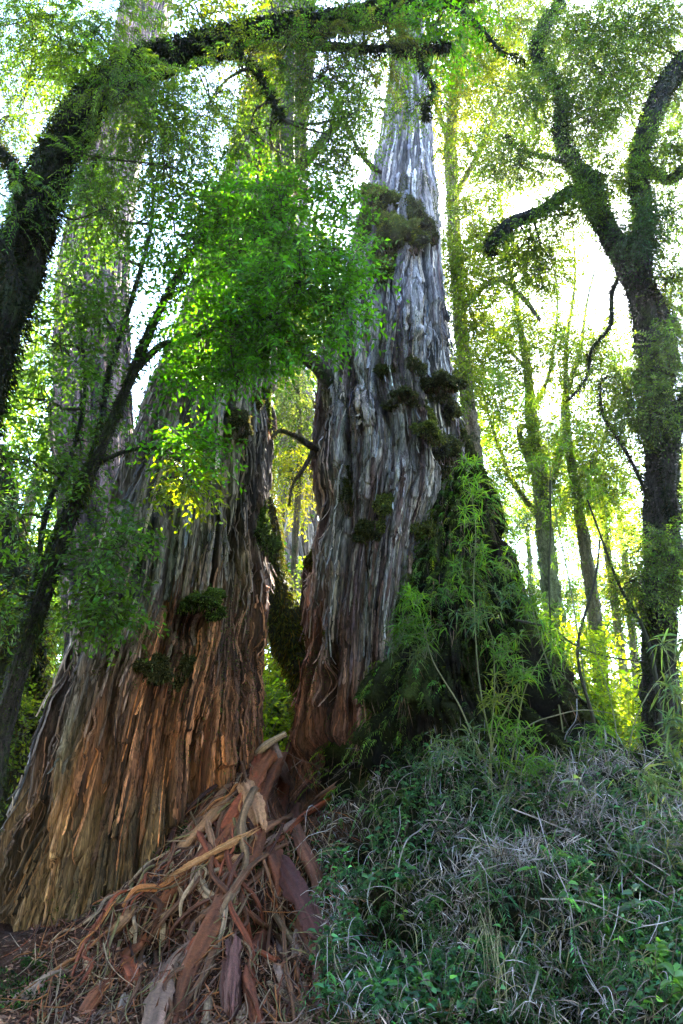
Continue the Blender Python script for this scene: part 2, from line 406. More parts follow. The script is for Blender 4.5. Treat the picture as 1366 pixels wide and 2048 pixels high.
        cx = np.interp(z, s.z, s.cx); rad = np.interp(z, s.z, s.r)
        rr = rad + dc * np.clip(rad / s.rm, .35, 1.3) + off
        v = np.stack([cx + np.cos(th) * rr, s.Y + np.sin(th) * rr, z + 0 * rr], -1)
        c = colf(thc[:, :1, 0], zz[:, None], v[:, K // 2, 1][:, None])[:, 0] * np.exp(rng.normal(0, .38, (N, 1)))
        hue = rng.normal(0, .1, (N, 1)); c = c * np.concatenate([1 + hue, 1 + hue * .2, 1 - hue], 1)
        c = np.repeat(c, K * 3, 0)
        f = grid_faces(K, 3, False); ff = (f[None] + (np.arange(N) * K * 3)[:, None, None]).reshape(-1, 4)
        mb.add(v.reshape(-1, 3), ff, c)

def mixc(a, b, t):
    return np.asarray(a) * (1 - t[..., None]) + np.asarray(b) * t[..., None]

GA = Giant([(2100, -60, 560), (1950, -25, 545), (1800, 18, 535), (1700, 48, 530), (1600, 78, 526), (1480, 112, 528), (1280, 165, 524), (1080, 232, 526), (850, 298, 540), (700, 345, 548),
            (500, 415, 575), (250, 484, 612), (100, 510, 622), (-60, 535, 632)], 9.3, 100)
GB = Giant([(1750, 560, 860), (1560, 575, 855), (1480, 588, 850), (1350, 606, 862), (1250, 612, 880), (1150, 616, 905), (950, 630, 930), (820, 638, 915), (720, 648, 897), (600, 686, 885), (450, 720, 875),
            (350, 748, 862), (250, 770, 858), (100, 790, 845), (-40, 800, 838)], 10.2, 200, amp=.9)

for G_, L_ in ((GB, [(642, 1548, .34, .34, .8), (655, 1368, .07, .22, .3), (690, 1450, .1, .3, .2), (655, 1010, .08, .5, .12)]), (GA, [(372, 1250, .13, .2, .35), (395, 1560, .07, .5, .16), (200, 1600, .06, .7, .15), (300, 1180, .06, .7, .14), (470, 1100, .05, .8, .15)])):
    dd_ = [(G_.pix(a, b)[0], G_.pix(a, b)[1], w_, h_, d_) for a, b, w_, h_, d_ in L_]; G_.dents = dd_
def colA(th, z, v):
    X = np.cos(th) * 1.3; Y = np.sin(th) * 1.3
    n = fbm(X * 1.6, Y * 1.6, z * .35, 41, 3); st = vn(X * 16, Y * 16, z * .9, 43); st2 = vn(X * 40, Y * 40, z * 2.2, 44)
    grey = mixc((.31, .235, .215), (.10, .065, .055), np.clip(.5 + st * .9, 0, 1))
    warm = mixc((.40, .15, .065), (.11, .04, .022), np.clip(.5 + st * .9, 0, 1))
    low = sstep(.6, -.4, (z - 2.6) * .42 + n * 1.9 - .5 * np.cos(th))     # warm wood low down and to the right
    c = mixc(grey, warm, np.clip(low, 0, 1))
    olive = sstep(.15, .6, fbm(X * 1.1, Y * 1.1, z * .5, 47, 3) + .45 * sstep(2.3, .2, z) - .5 * np.cos(th) * sstep(2.6, 0, z) - .05)
    c = mixc(c, mixc((.17, .155, .075), (.06, .055, .025), np.clip(.5 + st, 0, 1)), olive * .5)
    c = c * (1 + .5 * st2[..., None])
    return np.clip(c, .006, 1)

def colB(th, z, v):
    X = np.cos(th) * 1.2; Y = np.sin(th) * 1.2
    n = fbm(X * 1.5, Y * 1.5, z * .3, 51, 3); st = vn(X * 15, Y * 15, z * .8, 53); st2 = vn(X * 40, Y * 40, z * 2.2, 54)
    grey = mixc((.50, .43, .44), (.11, .062, .065), np.clip(.42 + st * 1.1 + n * .5, 0, 1))
    warm = mixc((.36, .14, .08), (.11, .04, .028), np.clip(.5 + st * .9, 0, 1))
    low = sstep(.5, -.5, (z - 3.5) * .45 + n * 1.0)
    c = mixc(grey, warm, low)
    pale = sstep(9., 13., z + n * 2); c = mixc(c, mixc((.5, .42, .42), (.3, .24, .26), np.clip(.5 + st, 0, 1)), pale * .8)
    return np.clip(c * (1 + .45 * st2[..., None]), .006, 1)

def fuzz(mb, pts, nor, ll, lw, col, var=.4, hang=.3, yellow=.2, cl=1):
    n = len(pts); d = nrm(nor + rng.normal(0, .7, (n, 3)) - np.array([0, 0, 1.]) * hang)
    leaves(mb, pts, d, rng.normal(size=(n, 3)), ll * U(.5, 1.4, n), lw * U(.6, 1.3, n), leafcol(n, col, var, yellow))

def moss_lump(parent, name, centre, rad, n=900, col=(.075, .085, .02), dark=(.028, .026, .012), seed=0, **kw):
    kw = dict(kw, col=col, dark=dark)
    c = np.asarray(centre, float); rad = np.asarray(rad, float)
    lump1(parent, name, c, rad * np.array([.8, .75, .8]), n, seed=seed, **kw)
    for q in range(3):
        o = np.array([U(-.9, .9), U(-.1, .2), U(-1.3, 1.1)]) * rad; k = U(.35, .6); kw2 = dict(kw); kw2['roots'] = int(kw.get('roots', 0) * .5)
        lump1(parent, name, c + o, rad * k * np.array([1, .7, 1.3]), int(n * .35), seed=seed + 50 + q, **kw2)
def lump1(parent, name, centre, rad, n=900, col=(.075, .085, .02), dark=(.028, .026, .012), ll=.035, seed=0, hang=.6, mat=None, roots=0, leafn=0):
    """shaggy cushion: lumpy body with fronds, hanging rootlets underneath"""
    c = np.asarray(centre, float); rad = np.asarray(rad, float)
    nu, nv = 40, 26; u = np.linspace(0, 2 * math.pi, nu, endpoint=False); vv = np.linspace(.02, math.pi - .02, nv)
    Uu, V = np.meshgrid(u, vv); d = np.stack([np.cos(Uu) * np.sin(V), np.sin(Uu) * np.sin(V), np.cos(V)], -1)
    k = 1 + 1.0 * fbm(d[..., 0] * 2 + seed, d[..., 1] * 2, d[..., 2] * 2, seed, 4) + .15 * vn(d[..., 0] * 12, d[..., 1] * 12, d[..., 2] * 12, seed)
    v = c + d * rad * k[..., None]
    v[..., 2] -= np.where(d[..., 2] < 0, .15 * rad[2] * np.abs(vn(d[..., 0] * 7, d[..., 1] * 7, 0 * V, seed)), 0)
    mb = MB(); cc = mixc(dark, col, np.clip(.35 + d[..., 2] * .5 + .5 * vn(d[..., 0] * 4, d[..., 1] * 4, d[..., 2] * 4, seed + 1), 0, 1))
    mb.add(v.reshape(-1, 3), grid_faces(nv, nu, True), cc.reshape(-1, 3)); o = mb.build(name, M_MOSS, parent)
    n = int(n * 1.6); dd = disk(n); dd[:, 1] = -np.abs(dd[:, 1]) ** .8; dd = nrm(dd)
    kk = 1 + 1.0 * fbm(dd[:, 0] * 2 + seed, dd[:, 1] * 2, dd[:, 2] * 2, seed, 4)
    p = c + dd * rad * kk[:, None]
    mf = MB(); mx = np.clip(.5 + dd[:, 2] * .6, 0, 1)
    fuzz(mf, p, dd, ll, ll * .32, col, .45, hang); tag(mf.build('frond', M_MOSSL, o), kind='stuff')
    if roots:
        mr = MB(); q = c + np.stack([U(-.8, .8, roots), U(-.9, 0, roots), np.full(roots, -.6)], -1) * rad
        leaves(mr, q, np.tile([0, -.1, -1.], (roots, 1)) + rng.normal(0, .22, (roots, 3)), rng.normal(size=(roots, 3)), U(.5, 1.3, roots) * rad[2], .008, leafcol(roots, (.12, .06, .035), .4))
        tag(mr.build('rootlet', M_DRY, o), kind='stuff')
    return o

TA = thing('giant_conifer', 'huge reddish-brown conifer with shredded bark and flared base on the left', 'tree', (GA.cx[0], 9.3, 0))
mb = MB(); GA.mesh(mb, 1000, 1300, colA); mb.build('trunk', M_BARK, TA)
mb = MB(); GA.strips(mb, 500, colA, -.2, 12, (.03, .07), (.3, 1.5), K=20, peel=.07); GA.strips(mb, 1900, colA, -.2, 8.5, (.008, .03), (.15, 1.), K=16, lift=.016, peel=.09)
tag(mb.build('bark_strip', M_BARK, TA), kind='stuff')
TB = thing('giant_conifer', 'huge grey-lilac conifer with pale furrowed bark and moss shelves in the centre', 'tree', (GB.cx[0], 10.2, 1))
mb = MB(); GB.mesh(mb, 1000, 1300, colB); mb.build('trunk', M_BARK, TB)
mb = MB(); GB.strips(mb, 500, colB, .6, 14, (.03, .07), (.3, 1.5), K=20, peel=.07); GB.strips(mb, 2100, colB, 1, 9, (.008, .03), (.12, .9), K=16, lift=.016, peel=.11)
tag(mb.build('bark_strip', M_BARK, TB), kind='stuff')

for k, (px, py, rx, ry, dp, col) in enumerate([(468, 850, 26, 30, .14, 0), (515, 1075, 28, 42, .2, 1), (405, 1205, 45, 26, .14, 1), (300, 1335, 40, 16, .09, 0), (378, 1330, 20, 22, .08, 0), (535, 800, 16, 60, .12, 1), (500, 800, 22, 40, .1, 0)]):
    q = GA.pix(px, py)[2]; m = mpp(py, 8.3)
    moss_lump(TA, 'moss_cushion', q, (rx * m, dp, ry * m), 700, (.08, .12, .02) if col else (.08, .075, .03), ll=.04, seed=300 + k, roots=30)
for k, (px, py, rx, ry, dp, col) in enumerate([(792, 480, 56, 52, .34, 0), (765, 405, 42, 46, .28, 0), (838, 452, 34, 40, .25, 1), (770, 540, 26, 28, .2, 0), (738, 470, 20, 60, .2, 1), (808, 800, 30, 13, .22, 1), (872, 775, 44, 24, .28, 1), (845, 872, 24, 17, .22, 0), (893, 905, 34, 34, .3, 1), (858, 835, 14, 24, .15, 0),
        (905, 820, 26, 36, .25, 1), (945, 870, 24, 50, .3, 1), (770, 745, 20, 10, .12, 1), (825, 740, 16, 14, .12, 1), (775, 1020, 20, 26, .1, 0), (740, 1065, 22, 20, .1, 1), (930, 960, 26, 60, .25, 1), (850, 1060, 36, 20, .3, 0), (960, 1010, 30, 50, .3, 1), (694, 985, 14, 40, .06, 1), (622, 1125, 12, 18, .14, 1), (670, 620, 20, 34, .15, 1)]):
    q = GB.pix(px, py)[2]; m = mpp(py, 9.2)
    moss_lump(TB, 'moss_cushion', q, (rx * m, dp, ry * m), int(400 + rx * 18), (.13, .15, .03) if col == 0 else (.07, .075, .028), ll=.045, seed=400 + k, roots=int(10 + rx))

def film(G, parent, n, sd, thr, col, edge):
    th = -math.pi / 2 + U(-1.6, 1.6, n); z = G.z[0] + (G.z[-1] - G.z[0]) * U(.02, .75, n)
    m_ = fbm(np.cos(th) * G.rm * 2, np.sin(th) * G.rm * 2, z * .7, sd, 4) + .35 * edge * np.cos(th); k = m_ > thr; th, z = th[k], z[k]; n = len(th)
    mf = MB(); fuzz(mf, G.at(th, z, .004), np.stack([np.cos(th), np.sin(th), -.2 + 0 * th], -1), .035, .012, col, .5, .5); tag(mf.build('moss', M_MOSSL, parent), kind='stuff')
film(GA, TA, 60000, 901, .22, (.07, .085, .022), .2)
film(GB, TB, 70000, 902, .20, (.075, .09, .025), .45)

# mossy buttress of the second giant
GM = Giant([(1720, 660, 1300), (1600, 672, 1240), (1500, 690, 1175), (1400, 710, 1112), (1300, 765, 1072), (1200, 800, 1035), (1100, 825, 1005), (1000, 850, 985), (940, 880, 962)], 9.9, 500, amp=2.2, grain=(2.2, 1.6))
def colM(th, z, v):
    n = fbm(v[..., 0] * 2.1, v[..., 1] * 2.1, v[..., 2] * 2.1, 61, 4) if np.ndim(v) == 3 and v.shape[-1] == 3 else 0 * z
    return mixc((.018, .013, .01), (.045, .058, .015), np.clip(.5 + n * 1.5, 0, 1))
mb = MB(); GM.mesh(mb, 420, 260, colM); bt = mb.build('mossy_buttress', M_MOSS, TB)
mf = MB(); n = 26000
th = -math.pi / 2 + U(-1.7, 1.7, n); z = GM.z[0] + (GM.z[-1] - GM.z[0]) * U(.05, 1, n); pp = GM.at(th, z)
keep = fbm(pp[:, 0] * 2.1, pp[:, 1] * 2.1, pp[:, 2] * 2.1, 61, 4) > -.12
pp = pp[keep]; th = th[keep]
fuzz(mf, pp, np.stack([np.cos(th), np.sin(th), .3 + 0 * th], -1), .045, .016, (.04, .062, .014), .5, .35); tag(mf.build('frond', M_MOSSL, bt), kind='stuff')

ml, mt = MB(), MB(); n = 1900
th = -math.pi / 2 + U(-1.6, 1.6, n); z = GM.z[0] + (GM.z[-1] - GM.z[0]) * U(.05, 1, n); pp = GM.at(th, z); kp = fbm(pp[:, 0] * 1.5, pp[:, 1] * 1.5, pp[:, 2] * 1.5, 66, 3) > -.1; pp = pp[kp]; th = th[kp]
sprays(ml, pp, np.stack([np.cos(th), np.sin(th), .25 + 0 * th], -1) + rng.normal(0, .3, (len(pp), 3)), 22, U(.12, .34, len(pp)), .045, .013, (.055, .12, .022), droop=.9, rand=.15, twigs=mt, twr=.002, yellow=.35, var=.6)
tag(ml.build('fern_cover', M_LEAF, TB, smooth=False), kind='stuff')
mr = MB(); n = 2600; th = -math.pi / 2 + U(-1.6, 1.6, n); z = GM.z[0] + (GM.z[-1] - GM.z[0]) * U(.03, .95, n); pp = GM.at(th, z, .02)
leaves(mr, pp, np.stack([np.cos(th) * .25, np.sin(th) * .25, -1 + 0 * th], -1) + rng.normal(0, .2, (n, 3)), rng.normal(size=(n, 3)), U(.1, .45, n), .009, leafcol(n, (.10, .06, .035), .6)); tag(mr.build('rootlet', M_DRY, TB), kind='stuff')
# ------------------------------------------------------------------ trees with limbs and leaf clumps
KIND = dict(
    myrtle=dict(M=9, L=.36, ll=.078, lw=.036, col=(.052, .17, .006), droop=.3, mat=M_LEAFB),
    small=dict(M=12, L=.32, ll=.044, lw=.023, col=(.065, .14, .02), droop=.35, mat=M_LEAF),
    fern=dict(M=22, L=.36, ll=.050, lw=.016, col=(.065, .15, .025), droop=.7, rand=.12, mat=M_LEAF),
    lacy=dict(M=12, L=.5, ll=.075, lw=.038, col=(.060, .105, .022), droop=.25, mat=M_FAR),
    far=dict(M=12, L=.8, ll=.15, lw=.08, col=(.06, .13, .025), droop=.25, mat=M_FAR),
    bambu=dict(M=7, L=.10, ll=.17, lw=.015, col=(.060, .15, .022), droop=.25, rand=.5, mat=M_LEAF))

DENS = 2.0
def blob(ml, mt, px, py, rx, ry, Y, dep, n, kind, hub=None, scale=1., col=None, sub=16, world=None):
    k = KIND[kind]; n = int(n * DENS)
    if world is None:
        c = P(px, py, Y); m = mpp(py, Y); R = np.array([rx * m, dep, ry * m])
    else:
        c, R = np.asarray(world[0], float), np.asarray(world[1], float)
    K = max(3, n // sub)
    sc = c + disk(K) * R * (U(0, 1, (K, 1)) ** .45)
    i = rng.integers(0, K, n); sig = np.minimum(R * .34, .42 * scale ** .5 + 0 * R) * np.array([1, 1, .55])
    off = rng.normal(size=(n, 3)) * sig
    p = sc[i] + off; d = nrm(off / (np.linalg.norm(sig) + 1e-6)) + nrm(sc[i] - c) * .4 + rng.normal(0, .45, (n, 3)) + np.array([0, 0, -.15])
    cc = np.asarray(col if col is not None else k['col'], float)
    var = np.exp(rng.normal(0, .12, K))
    sprays(ml, p, d, k['M'], k['L'] * scale * U(.6, 1.3, n), k['ll'] * scale, k['lw'] * scale, cc * float(np.mean(var)), droop=k['droop'], rand=k.get('rand', .4), twigs=mt, twr=.0035 * scale ** .5)
    if hub is not None and mt is not None:
        h = hub[np.argmin(np.linalg.norm(hub - c, axis=1))]
        mid = (h + c) / 2 + rng.normal(0, .12, 3) * np.linalg.norm(c - h)
        r0 = .010 + .006 * np.linalg.norm(R)
        tube(mt, [h, mid, c], [r0 * 1.5, r0, r0 * .6], n=12, seg=6, col=(.05, .04, .028), rough=.15)
        for q in sc[:: max(1, K // 10)]:
            mid = (c + q) / 2 + rng.normal(0, .15, 3) * np.linalg.norm(R)
            tube(mt, [c, mid, q], [r0 * .6, r0 * .4, r0 * .15], n=8, seg=5, col=(.05, .04, .028), rough=.1)

def limbs(mb, hubs, lst, col, knob=.0, rough=.15, seg=10, n=60, seed=0):
    """each limb: list of (px, py, Y, radius in px)"""
    for j, L in enumerate(lst):
        pts = [P(a, b, Y) for a, b, Y, r in L]; rad = [r * mpp(b, Y) for a, b, Y, r in L]
        q, r = tube(mb, pts, rad, n=n, seg=seg, rough=rough, fs=16, col=col, knob=knob, seed=seed + j)
        hubs.append(np.hstack([q, r[:, None]]))

def moss_skin(mb, hub, n, ll, lw, col, hang=.6, thick=1.25, var=.45, yellow=.2):
    """fronds and hanging moss all over a limb"""
    L = len(hub); i = U(0, L - 1.01, n); k = i.astype(int); u = (i - k)[:, None]
    c = hub[k] * (1 - u) + hub[k + 1] * u; t = nrm(hub[k + 1, :3] - hub[k, :3])
    d = disk(n); d = nrm(d - t * np.sum(d * t, 1, keepdims=True))
    fuzz(mb, c[:, :3] + d * c[:, 3:] * U(.85, thick, (n, 1)), d, ll, lw, col, var, hang, yellow)

def tree(name, label, stems, limb=(), blobs=(), kind='small', col=(.07, .055, .04), mat=M_MOSSY, moss=0, mosscol=(.035, .055, .014), mll=.05, knob=0., group=None, scale=1., lcol=None, seed=1, cat='tree', hang=.6, dens=1., rs=1.):
    x, y, Y, r = stems[0][0]; o = P(x, y, Y)
    t = thing(name, label, cat, (o[0], o[1], o[2]), group)
    hubs = []; mb = MB(); rz = lambda LL: [[(a + (rng.normal(0, 7) if r_ < 60 and kind == 'small' else 0), b, Y_, r_ * rs) for a, b, Y_, r_ in L_] for L_ in LL]
    limbs(mb, hubs, rz(stems), col, knob, seed=seed, n=240, seg=40, rough=.17); tr = mb.build('trunk', mat, t)
    if limb:
        for j, LB in enumerate(rz(limb)):
            mb = MB(); limbs(mb, hubs, [LB], col, knob, seed=seed + 20 + j); mb.build('limb', mat, t)
    hub = np.vstack(hubs)
    if moss:
        mm = MB(); tot = sum(len(h) for h in hubs)
        ws = [float(np.sum(h[:, 3]) / len(h)) * float(np.linalg.norm(h[0, :3] - h[-1, :3])) for h in hubs]
        for h, w_ in zip(hubs, ws):
            if w_ > 0:
                moss_skin(mm, h, int(moss * 1.6 * w_ / sum(ws)), mll, mll * .3, mosscol, hang)
                moss_skin(mm, h, int(moss * .5 * w_ / sum(ws)), mll * 1.9, mll * .22, np.array(mosscol) * np.array([1.5, .95, .9]), hang * 2.2, thick=1.35)
        tag(mm.build('moss', M_MOSSL, t), kind='stuff')
    if blobs:
        ml, mt = MB(), MB()
        for b in blobs:
            px, py, rx, ry, Yb, dep, n = b[:7]; kd = b[7] if len(b) > 7 else kind; cl = b[8] if len(b) > 8 else lcol
            blob(ml, mt, px, py, rx, ry, Yb, dep, n * dens, kd, hub[:, :3], scale, cl)
        cr = ml.build('crown', KIND[kind]['mat'], t, smooth=False); tag(mt.build('twig', M_TWIG, t), kind='stuff')
    return t

# conifers further back
def conifer_behind(rows, Y, seed, label, colf):
    G = Giant(rows, Y, seed, amp=.8, grain=(5, .45)); t = thing('giant_conifer', label, 'tree', (float(G.cx[0]), Y, float(G.z[0])))
    mb = MB(); G.mesh(mb, 240, 420, colf); G.strips(mb, 900, colf, G.z[0], G.z[-1], (.03, .08), (.5, 2.2), K=14, peel=.08); mb.build('trunk', M_BARK, t); return G, t
def colC(th, z, v):
    st = vn(np.cos(th) * 16, np.sin(th) * 16, z * .6, 71); return mixc((.22, .14, .13), (.07, .04, .04), np.clip(.5 + st, 0, 1))
def colD(th, z, v):
    st = vn(np.cos(th) * 16, np.sin(th) * 16, z * .6, 72); return mixc((.42, .36, .36), (.16, .12, .12), np.clip(.5 + st, 0, 1))
GC, TC = conifer_behind([(1700, 150, 320), (1300, 140, 290), (900, 108, 256), (560, 120, 246), (430, 150, 258), (200, 210, 305), (40, 245, 335), (-60, 262, 350)], 14.5, 600, 'purple-brown conifer standing behind the leaves at the upper left', colC)
GD, TD = conifer_behind([(1560, 545, 650), (1150, 558, 634), (880, 566, 624), (600, 578, 612), (300, 590, 612)], 17, 700, 'pale sunlit conifer trunk seen in the gap between the two giants', colD)

# limbs and mosses growing on the giants
def growth(parent, name, lst, seed, moss=0, col=(.07, .05, .04), mat=M_MOSSY, knob=.2, blobs=(), kind='small', lcol=None, mosscol=(.05, .06, .018)):
    for j, L in enumerate(lst):
        hubs = []; mb = MB(); limbs(mb, hubs, [L], col, knob, seed=seed + j); o = mb.build(name, mat, parent)
        if moss:
            mm = MB(); moss_skin(mm, hubs[0], moss, .05, .015, mosscol); tag(mm.build('moss', M_MOSSL, o), kind='stuff')
    if blobs:
        ml, mt = MB(), MB()
        for b in blobs: blob(ml, mt, *b[:7], kind, hubs[-1][:, :3], 1., b[7] if len(b) > 7 else lcol)
        ml.build('foliage', KIND[kind]['mat'], parent, smooth=False); mt.build('twig', M_TWIG, parent)
growth(TA, 'limb', [[(552, 470, 8.6, 12), (572, 375, 8.1, 14), (575, 300, 8, 13), (578, 200, 8, 11), (582, 100, 8, 8)], [(574, 372, 8.1, 12), (600, 335, 8, 11), (632, 300, 7.9, 10), (662, 262, 7.9, 8), (700, 225, 7.8, 6)],
    [(572, 372, 8.1, 9), (540, 345, 8, 7), (510, 322, 8, 6), (480, 300, 8, 4)], [(574, 375, 8.1, 8), (600, 380, 8, 6), (622, 384, 8, 4)], [(612, 320, 8, 6), (608, 260, 8, 5), (606, 200, 8, 4), (612, 150, 8, 3)], [(560, 330, 8.1, 5), (552, 260, 8.1, 5), (545, 180, 8.1, 4), (520, 120, 8, 3)]], 800, 500, mosscol=(.09, .085, .025))
growth(TB, 'limb', [[(690, 800, 9.6, 16), (645, 742, 9.3, 17), (615, 715, 9.2, 16), (595, 690, 9.2, 13), (570, 660, 9.2, 9)], [(640, 905, 9.8, 7), (618, 890, 9.6, 7), (590, 872, 9.5, 5), (560, 862, 9.5, 4), (545, 872, 9.4, 3)], [(628, 900, 9.7, 5), (605, 940, 9.5, 4), (585, 970, 9.5, 3), (578, 1010, 9.4, 2)],
    [(780, 360, 9.9, 6), (740, 330, 9.6, 5), (712, 290, 9.5, 4), (685, 230, 9.4, 2), (660, 190, 9.3, 1)], [(770, 430, 9.7, 5), (730, 400, 9.4, 4), (700, 410, 9.3, 3)], [(700, 640, 9.3, 6), (690, 700, 9.2, 5), (660, 640, 9.2, 4)]], 820, 160, mosscol=(.08, .075, .025))

# the arching mossy tree that frames the top and the left edge
T1 = tree('mossy_tree', 'dark mossy tree arching across the top from the left edge', [[(-300, 1990, 6.7, 90), (-250, 1500, 6.6, 85), (-130, 1050, 6.4, 76), (-40, 780, 6.2, 66), (30, 540, 6.1, 58), (95, 350, 6, 50), (165, 215, 6, 42), (270, 140, 6, 38), (400, 95, 6, 32), (560, 62, 6, 30), (740, 28, 6.1, 28), (980, -30, 6.3, 20)]],
    [[(540, 75, 6, 14), (640, 92, 6, 12), (740, 98, 6, 11), (840, 98, 6, 9), (900, 92, 6, 6)], [(825, 98, 6, 8), (850, 130, 5.9, 7), (861, 180, 5.9, 5), (862, 215, 5.9, 4), (852, 240, 5.9, 3)], [(-10, 700, 6.2, 30), (20, 620, 5.9, 26), (10, 520, 5.8, 18), (-40, 440, 5.8, 14)],
     [(60, 420, 6, 24), (20, 330, 5.9, 16), (-40, 270, 5.9, 12)], [(470, 85, 6, 10), (520, 150, 5.9, 7), (560, 240, 5.9, 5)], [(905, 5, 6.2, 8), (960, 55, 6.1, 5), (1000, 100, 6.1, 3), (1045, 120, 6.1, 1)]],
    [(60, 40, 120, 70, 5.8, .5, 300, 'fern'), (190, 60, 110, 80, 5.7, .4, 280, 'fern'), (230, 175, 90, 50, 5.6, .35, 170, 'fern', (.07, .14, .02)), (60, 160, 90, 70, 6.2, .4, 120, 'small'), (320, 250, 110, 60, 6, .5, 200, 'fern'), (330, 330, 80, 60, 5.9, .4, 150, 'small'), (190, 320, 50, 70, 6, .3, 120, 'fern'), (200, 420, 60, 60, 6, .4, 130, 'small'),
     (420, 200, 90, 60, 6.1, .5, 170, 'fern'), (480, 130, 60, 50, 6, .4, 120, 'small', (.11, .16, .015)), (400, 30, 90, 40, 6, .4, 160, 'myrtle', (.1, .16, .015)), (640, 150, 90, 60, 6, .4, 170, 'fern'), (560, 130, 60, 40, 6, .3, 90, 'small'), (700, 230, 60, 60, 6, .4, 100, 'small'), (600, 20, 120, 30, 5.9, .3, 150, 'small'), (780, 60, 80, 30, 6, .4, 130, 'fern'), (870, 50, 70, 50, 6, .4, 140, 'myrtle'), (840, 200, 50, 60, 6, .4, 60, 'small'), (660, 270, 60, 30, 6, .4, 70, 'small'), (30, 420, 60, 60, 5.9, .3, 90, 'fern'), (20, 230, 70, 90, 7, .5, 330, 'small', (.08, .15, .02)), (110, 120, 90, 60, 7, .5, 260, 'small', (.09, .16, .02)), (30, 620, 50, 120, 7.5, .5, 260, 'small', (.07, .14, .02)), (640, 330, 60, 50, 7, .4, 150, 'small'), (330, 200, 60, 80, 7, .5, 190, 'small', (.07, .14, .02)), (720, 190, 60, 50, 7, .4, 140, 'small', (.09, .15, .02)), (500, 260, 60, 60, 6.2, .4, 100, 'small'), (690, 110, 120, 30, 6, .3, 140, 'fern', (.07, .09, .03))],
    kind='small', col=(.022, .017, .014), moss=22000, mosscol=(.016, .023, .011), mll=.065, knob=.35, rs=.68, seed=31, hang=.8, dens=.6)

# slender stems on the left and the bright myrtle in front of the first giant
tree('myrtle_tree', 'bright green leaning myrtle spreading its leaves in front of the left giant', [[(-60, 1800, 7.4, 30), (10, 1450, 7.3, 24), (75, 1230, 7.2, 20), (145, 1024, 7.1, 16), (182, 945, 7, 14), (245, 797, 6.9, 13), (300, 662, 6.8, 11), (350, 562, 6.7, 8), (410, 470, 6.6, 6), (470, 410, 6.6, 4)]],
    [[(272, 740, 6.9, 10), (320, 692, 6.8, 9), (360, 682, 6.7, 9), (400, 668, 6.6, 8), (432, 652, 6.6, 6), (500, 577, 6.5, 5), (560, 540, 6.5, 4), (600, 527, 6.5, 4), (690, 522, 6.5, 3)], [(432, 652, 6.6, 5), (520, 640, 6.5, 4), (620, 600, 6.5, 3)], [(330, 600, 6.8, 5), (430, 540, 6.6, 4), (560, 440, 6.5, 3)], [(400, 480, 6.6, 4), (480, 380, 6.5, 3), (560, 400, 6.5, 2)], [(190, 930, 7, 7), (260, 900, 6.9, 5), (330, 900, 6.8, 4), (380, 940, 6.8, 2)]],
    [(440, 400, 110, 70, 6.6, .45, 330), (560, 440, 100, 70, 6.5, .4, 330), (470, 520, 140, 80, 6.5, .5, 420), (600, 560, 110, 90, 6.4, .4, 380), (680, 500, 60, 80, 6.4, .3, 150), (450, 650, 110, 60, 6.5, .4, 300), (560, 680, 80, 50, 6.4, .3, 200), (690, 620, 40, 90, 6.4, .2, 150), (400, 760, 60, 40, 6.5, .25, 110), (470, 750, 50, 40, 6.5, .2, 70),
     (350, 470, 80, 60, 6.7, .4, 110), (370, 900, 50, 40, 6.7, .25, 120), (385, 965, 40, 30, 6.7, .2, 80, 'myrtle', (.12, .17, .01)), (670, 400, 40, 50, 6.5, .2, 70)], kind='myrtle', col=(.04, .03, .028), moss=3000, seed=51, dens=.47, rs=.75)
tree('slender_tree', 'slim dark leaning tree with loose foliage at the left edge', [[(-80, 1760, 7.9, 30), (0, 1450, 7.8, 24), (50, 1250, 7.7, 21), (100, 1099, 7.6, 17), (150, 980, 7.5, 15), (195, 880, 7.4, 13), (215, 760, 7.3, 12), (240, 677, 7.2, 10), (270, 577, 7.2, 9), (292, 500, 7.1, 8), (306, 420, 7.1, 6), (300, 300, 7, 5), (290, 200, 7, 3)]],
    [[(60, 1230, 7.7, 9), (95, 1017, 7.4, 12), (145, 902, 7.3, 10), (170, 780, 7.2, 7), (160, 640, 7.1, 5)], [(0, 1440, 7.8, 8), (45, 1300, 7.4, 7), (70, 1200, 7.3, 5), (110, 1130, 7.2, 4)], [(240, 677, 7.2, 6), (180, 600, 7, 5), (110, 560, 6.9, 3)]],
    [(140, 590, 90, 60, 6.9, .4, 260), (120, 690, 110, 70, 6.9, .5, 300), (200, 660, 50, 60, 7, .3, 110), (100, 800, 110, 80, 7, .5, 300), (60, 920, 90, 80, 7.1, .5, 230), (160, 880, 60, 60, 7.2, .4, 110), (40, 1030, 70, 70, 7.1, .4, 160), (190, 1020, 60, 50, 7.2, .4, 120), (225, 1100, 60, 60, 7.1, .4, 190), (215, 1190, 55, 50, 7.1, .3, 180, 'myrtle', (.07, .15, .012)), (240, 1240, 45, 25, 7, .2, 90), (140, 1130, 50, 60, 7.4, .3, 90), (210, 530, 50, 60, 7.4, .3, 70), (200, 800, 60, 60, 7.2, .4, 90), (340, 380, 60, 60, 7.2, .4, 110), (240, 440, 50, 60, 7.2, .3, 80), (160, 480, 50, 40, 7.4, .3, 80), (20, 1180, 60, 60, 7.2, .4, 110)], kind='myrtle', col=(.045, .04, .045), lcol=(.05, .12, .018), moss=2000, seed=61, dens=.27, rs=.5)
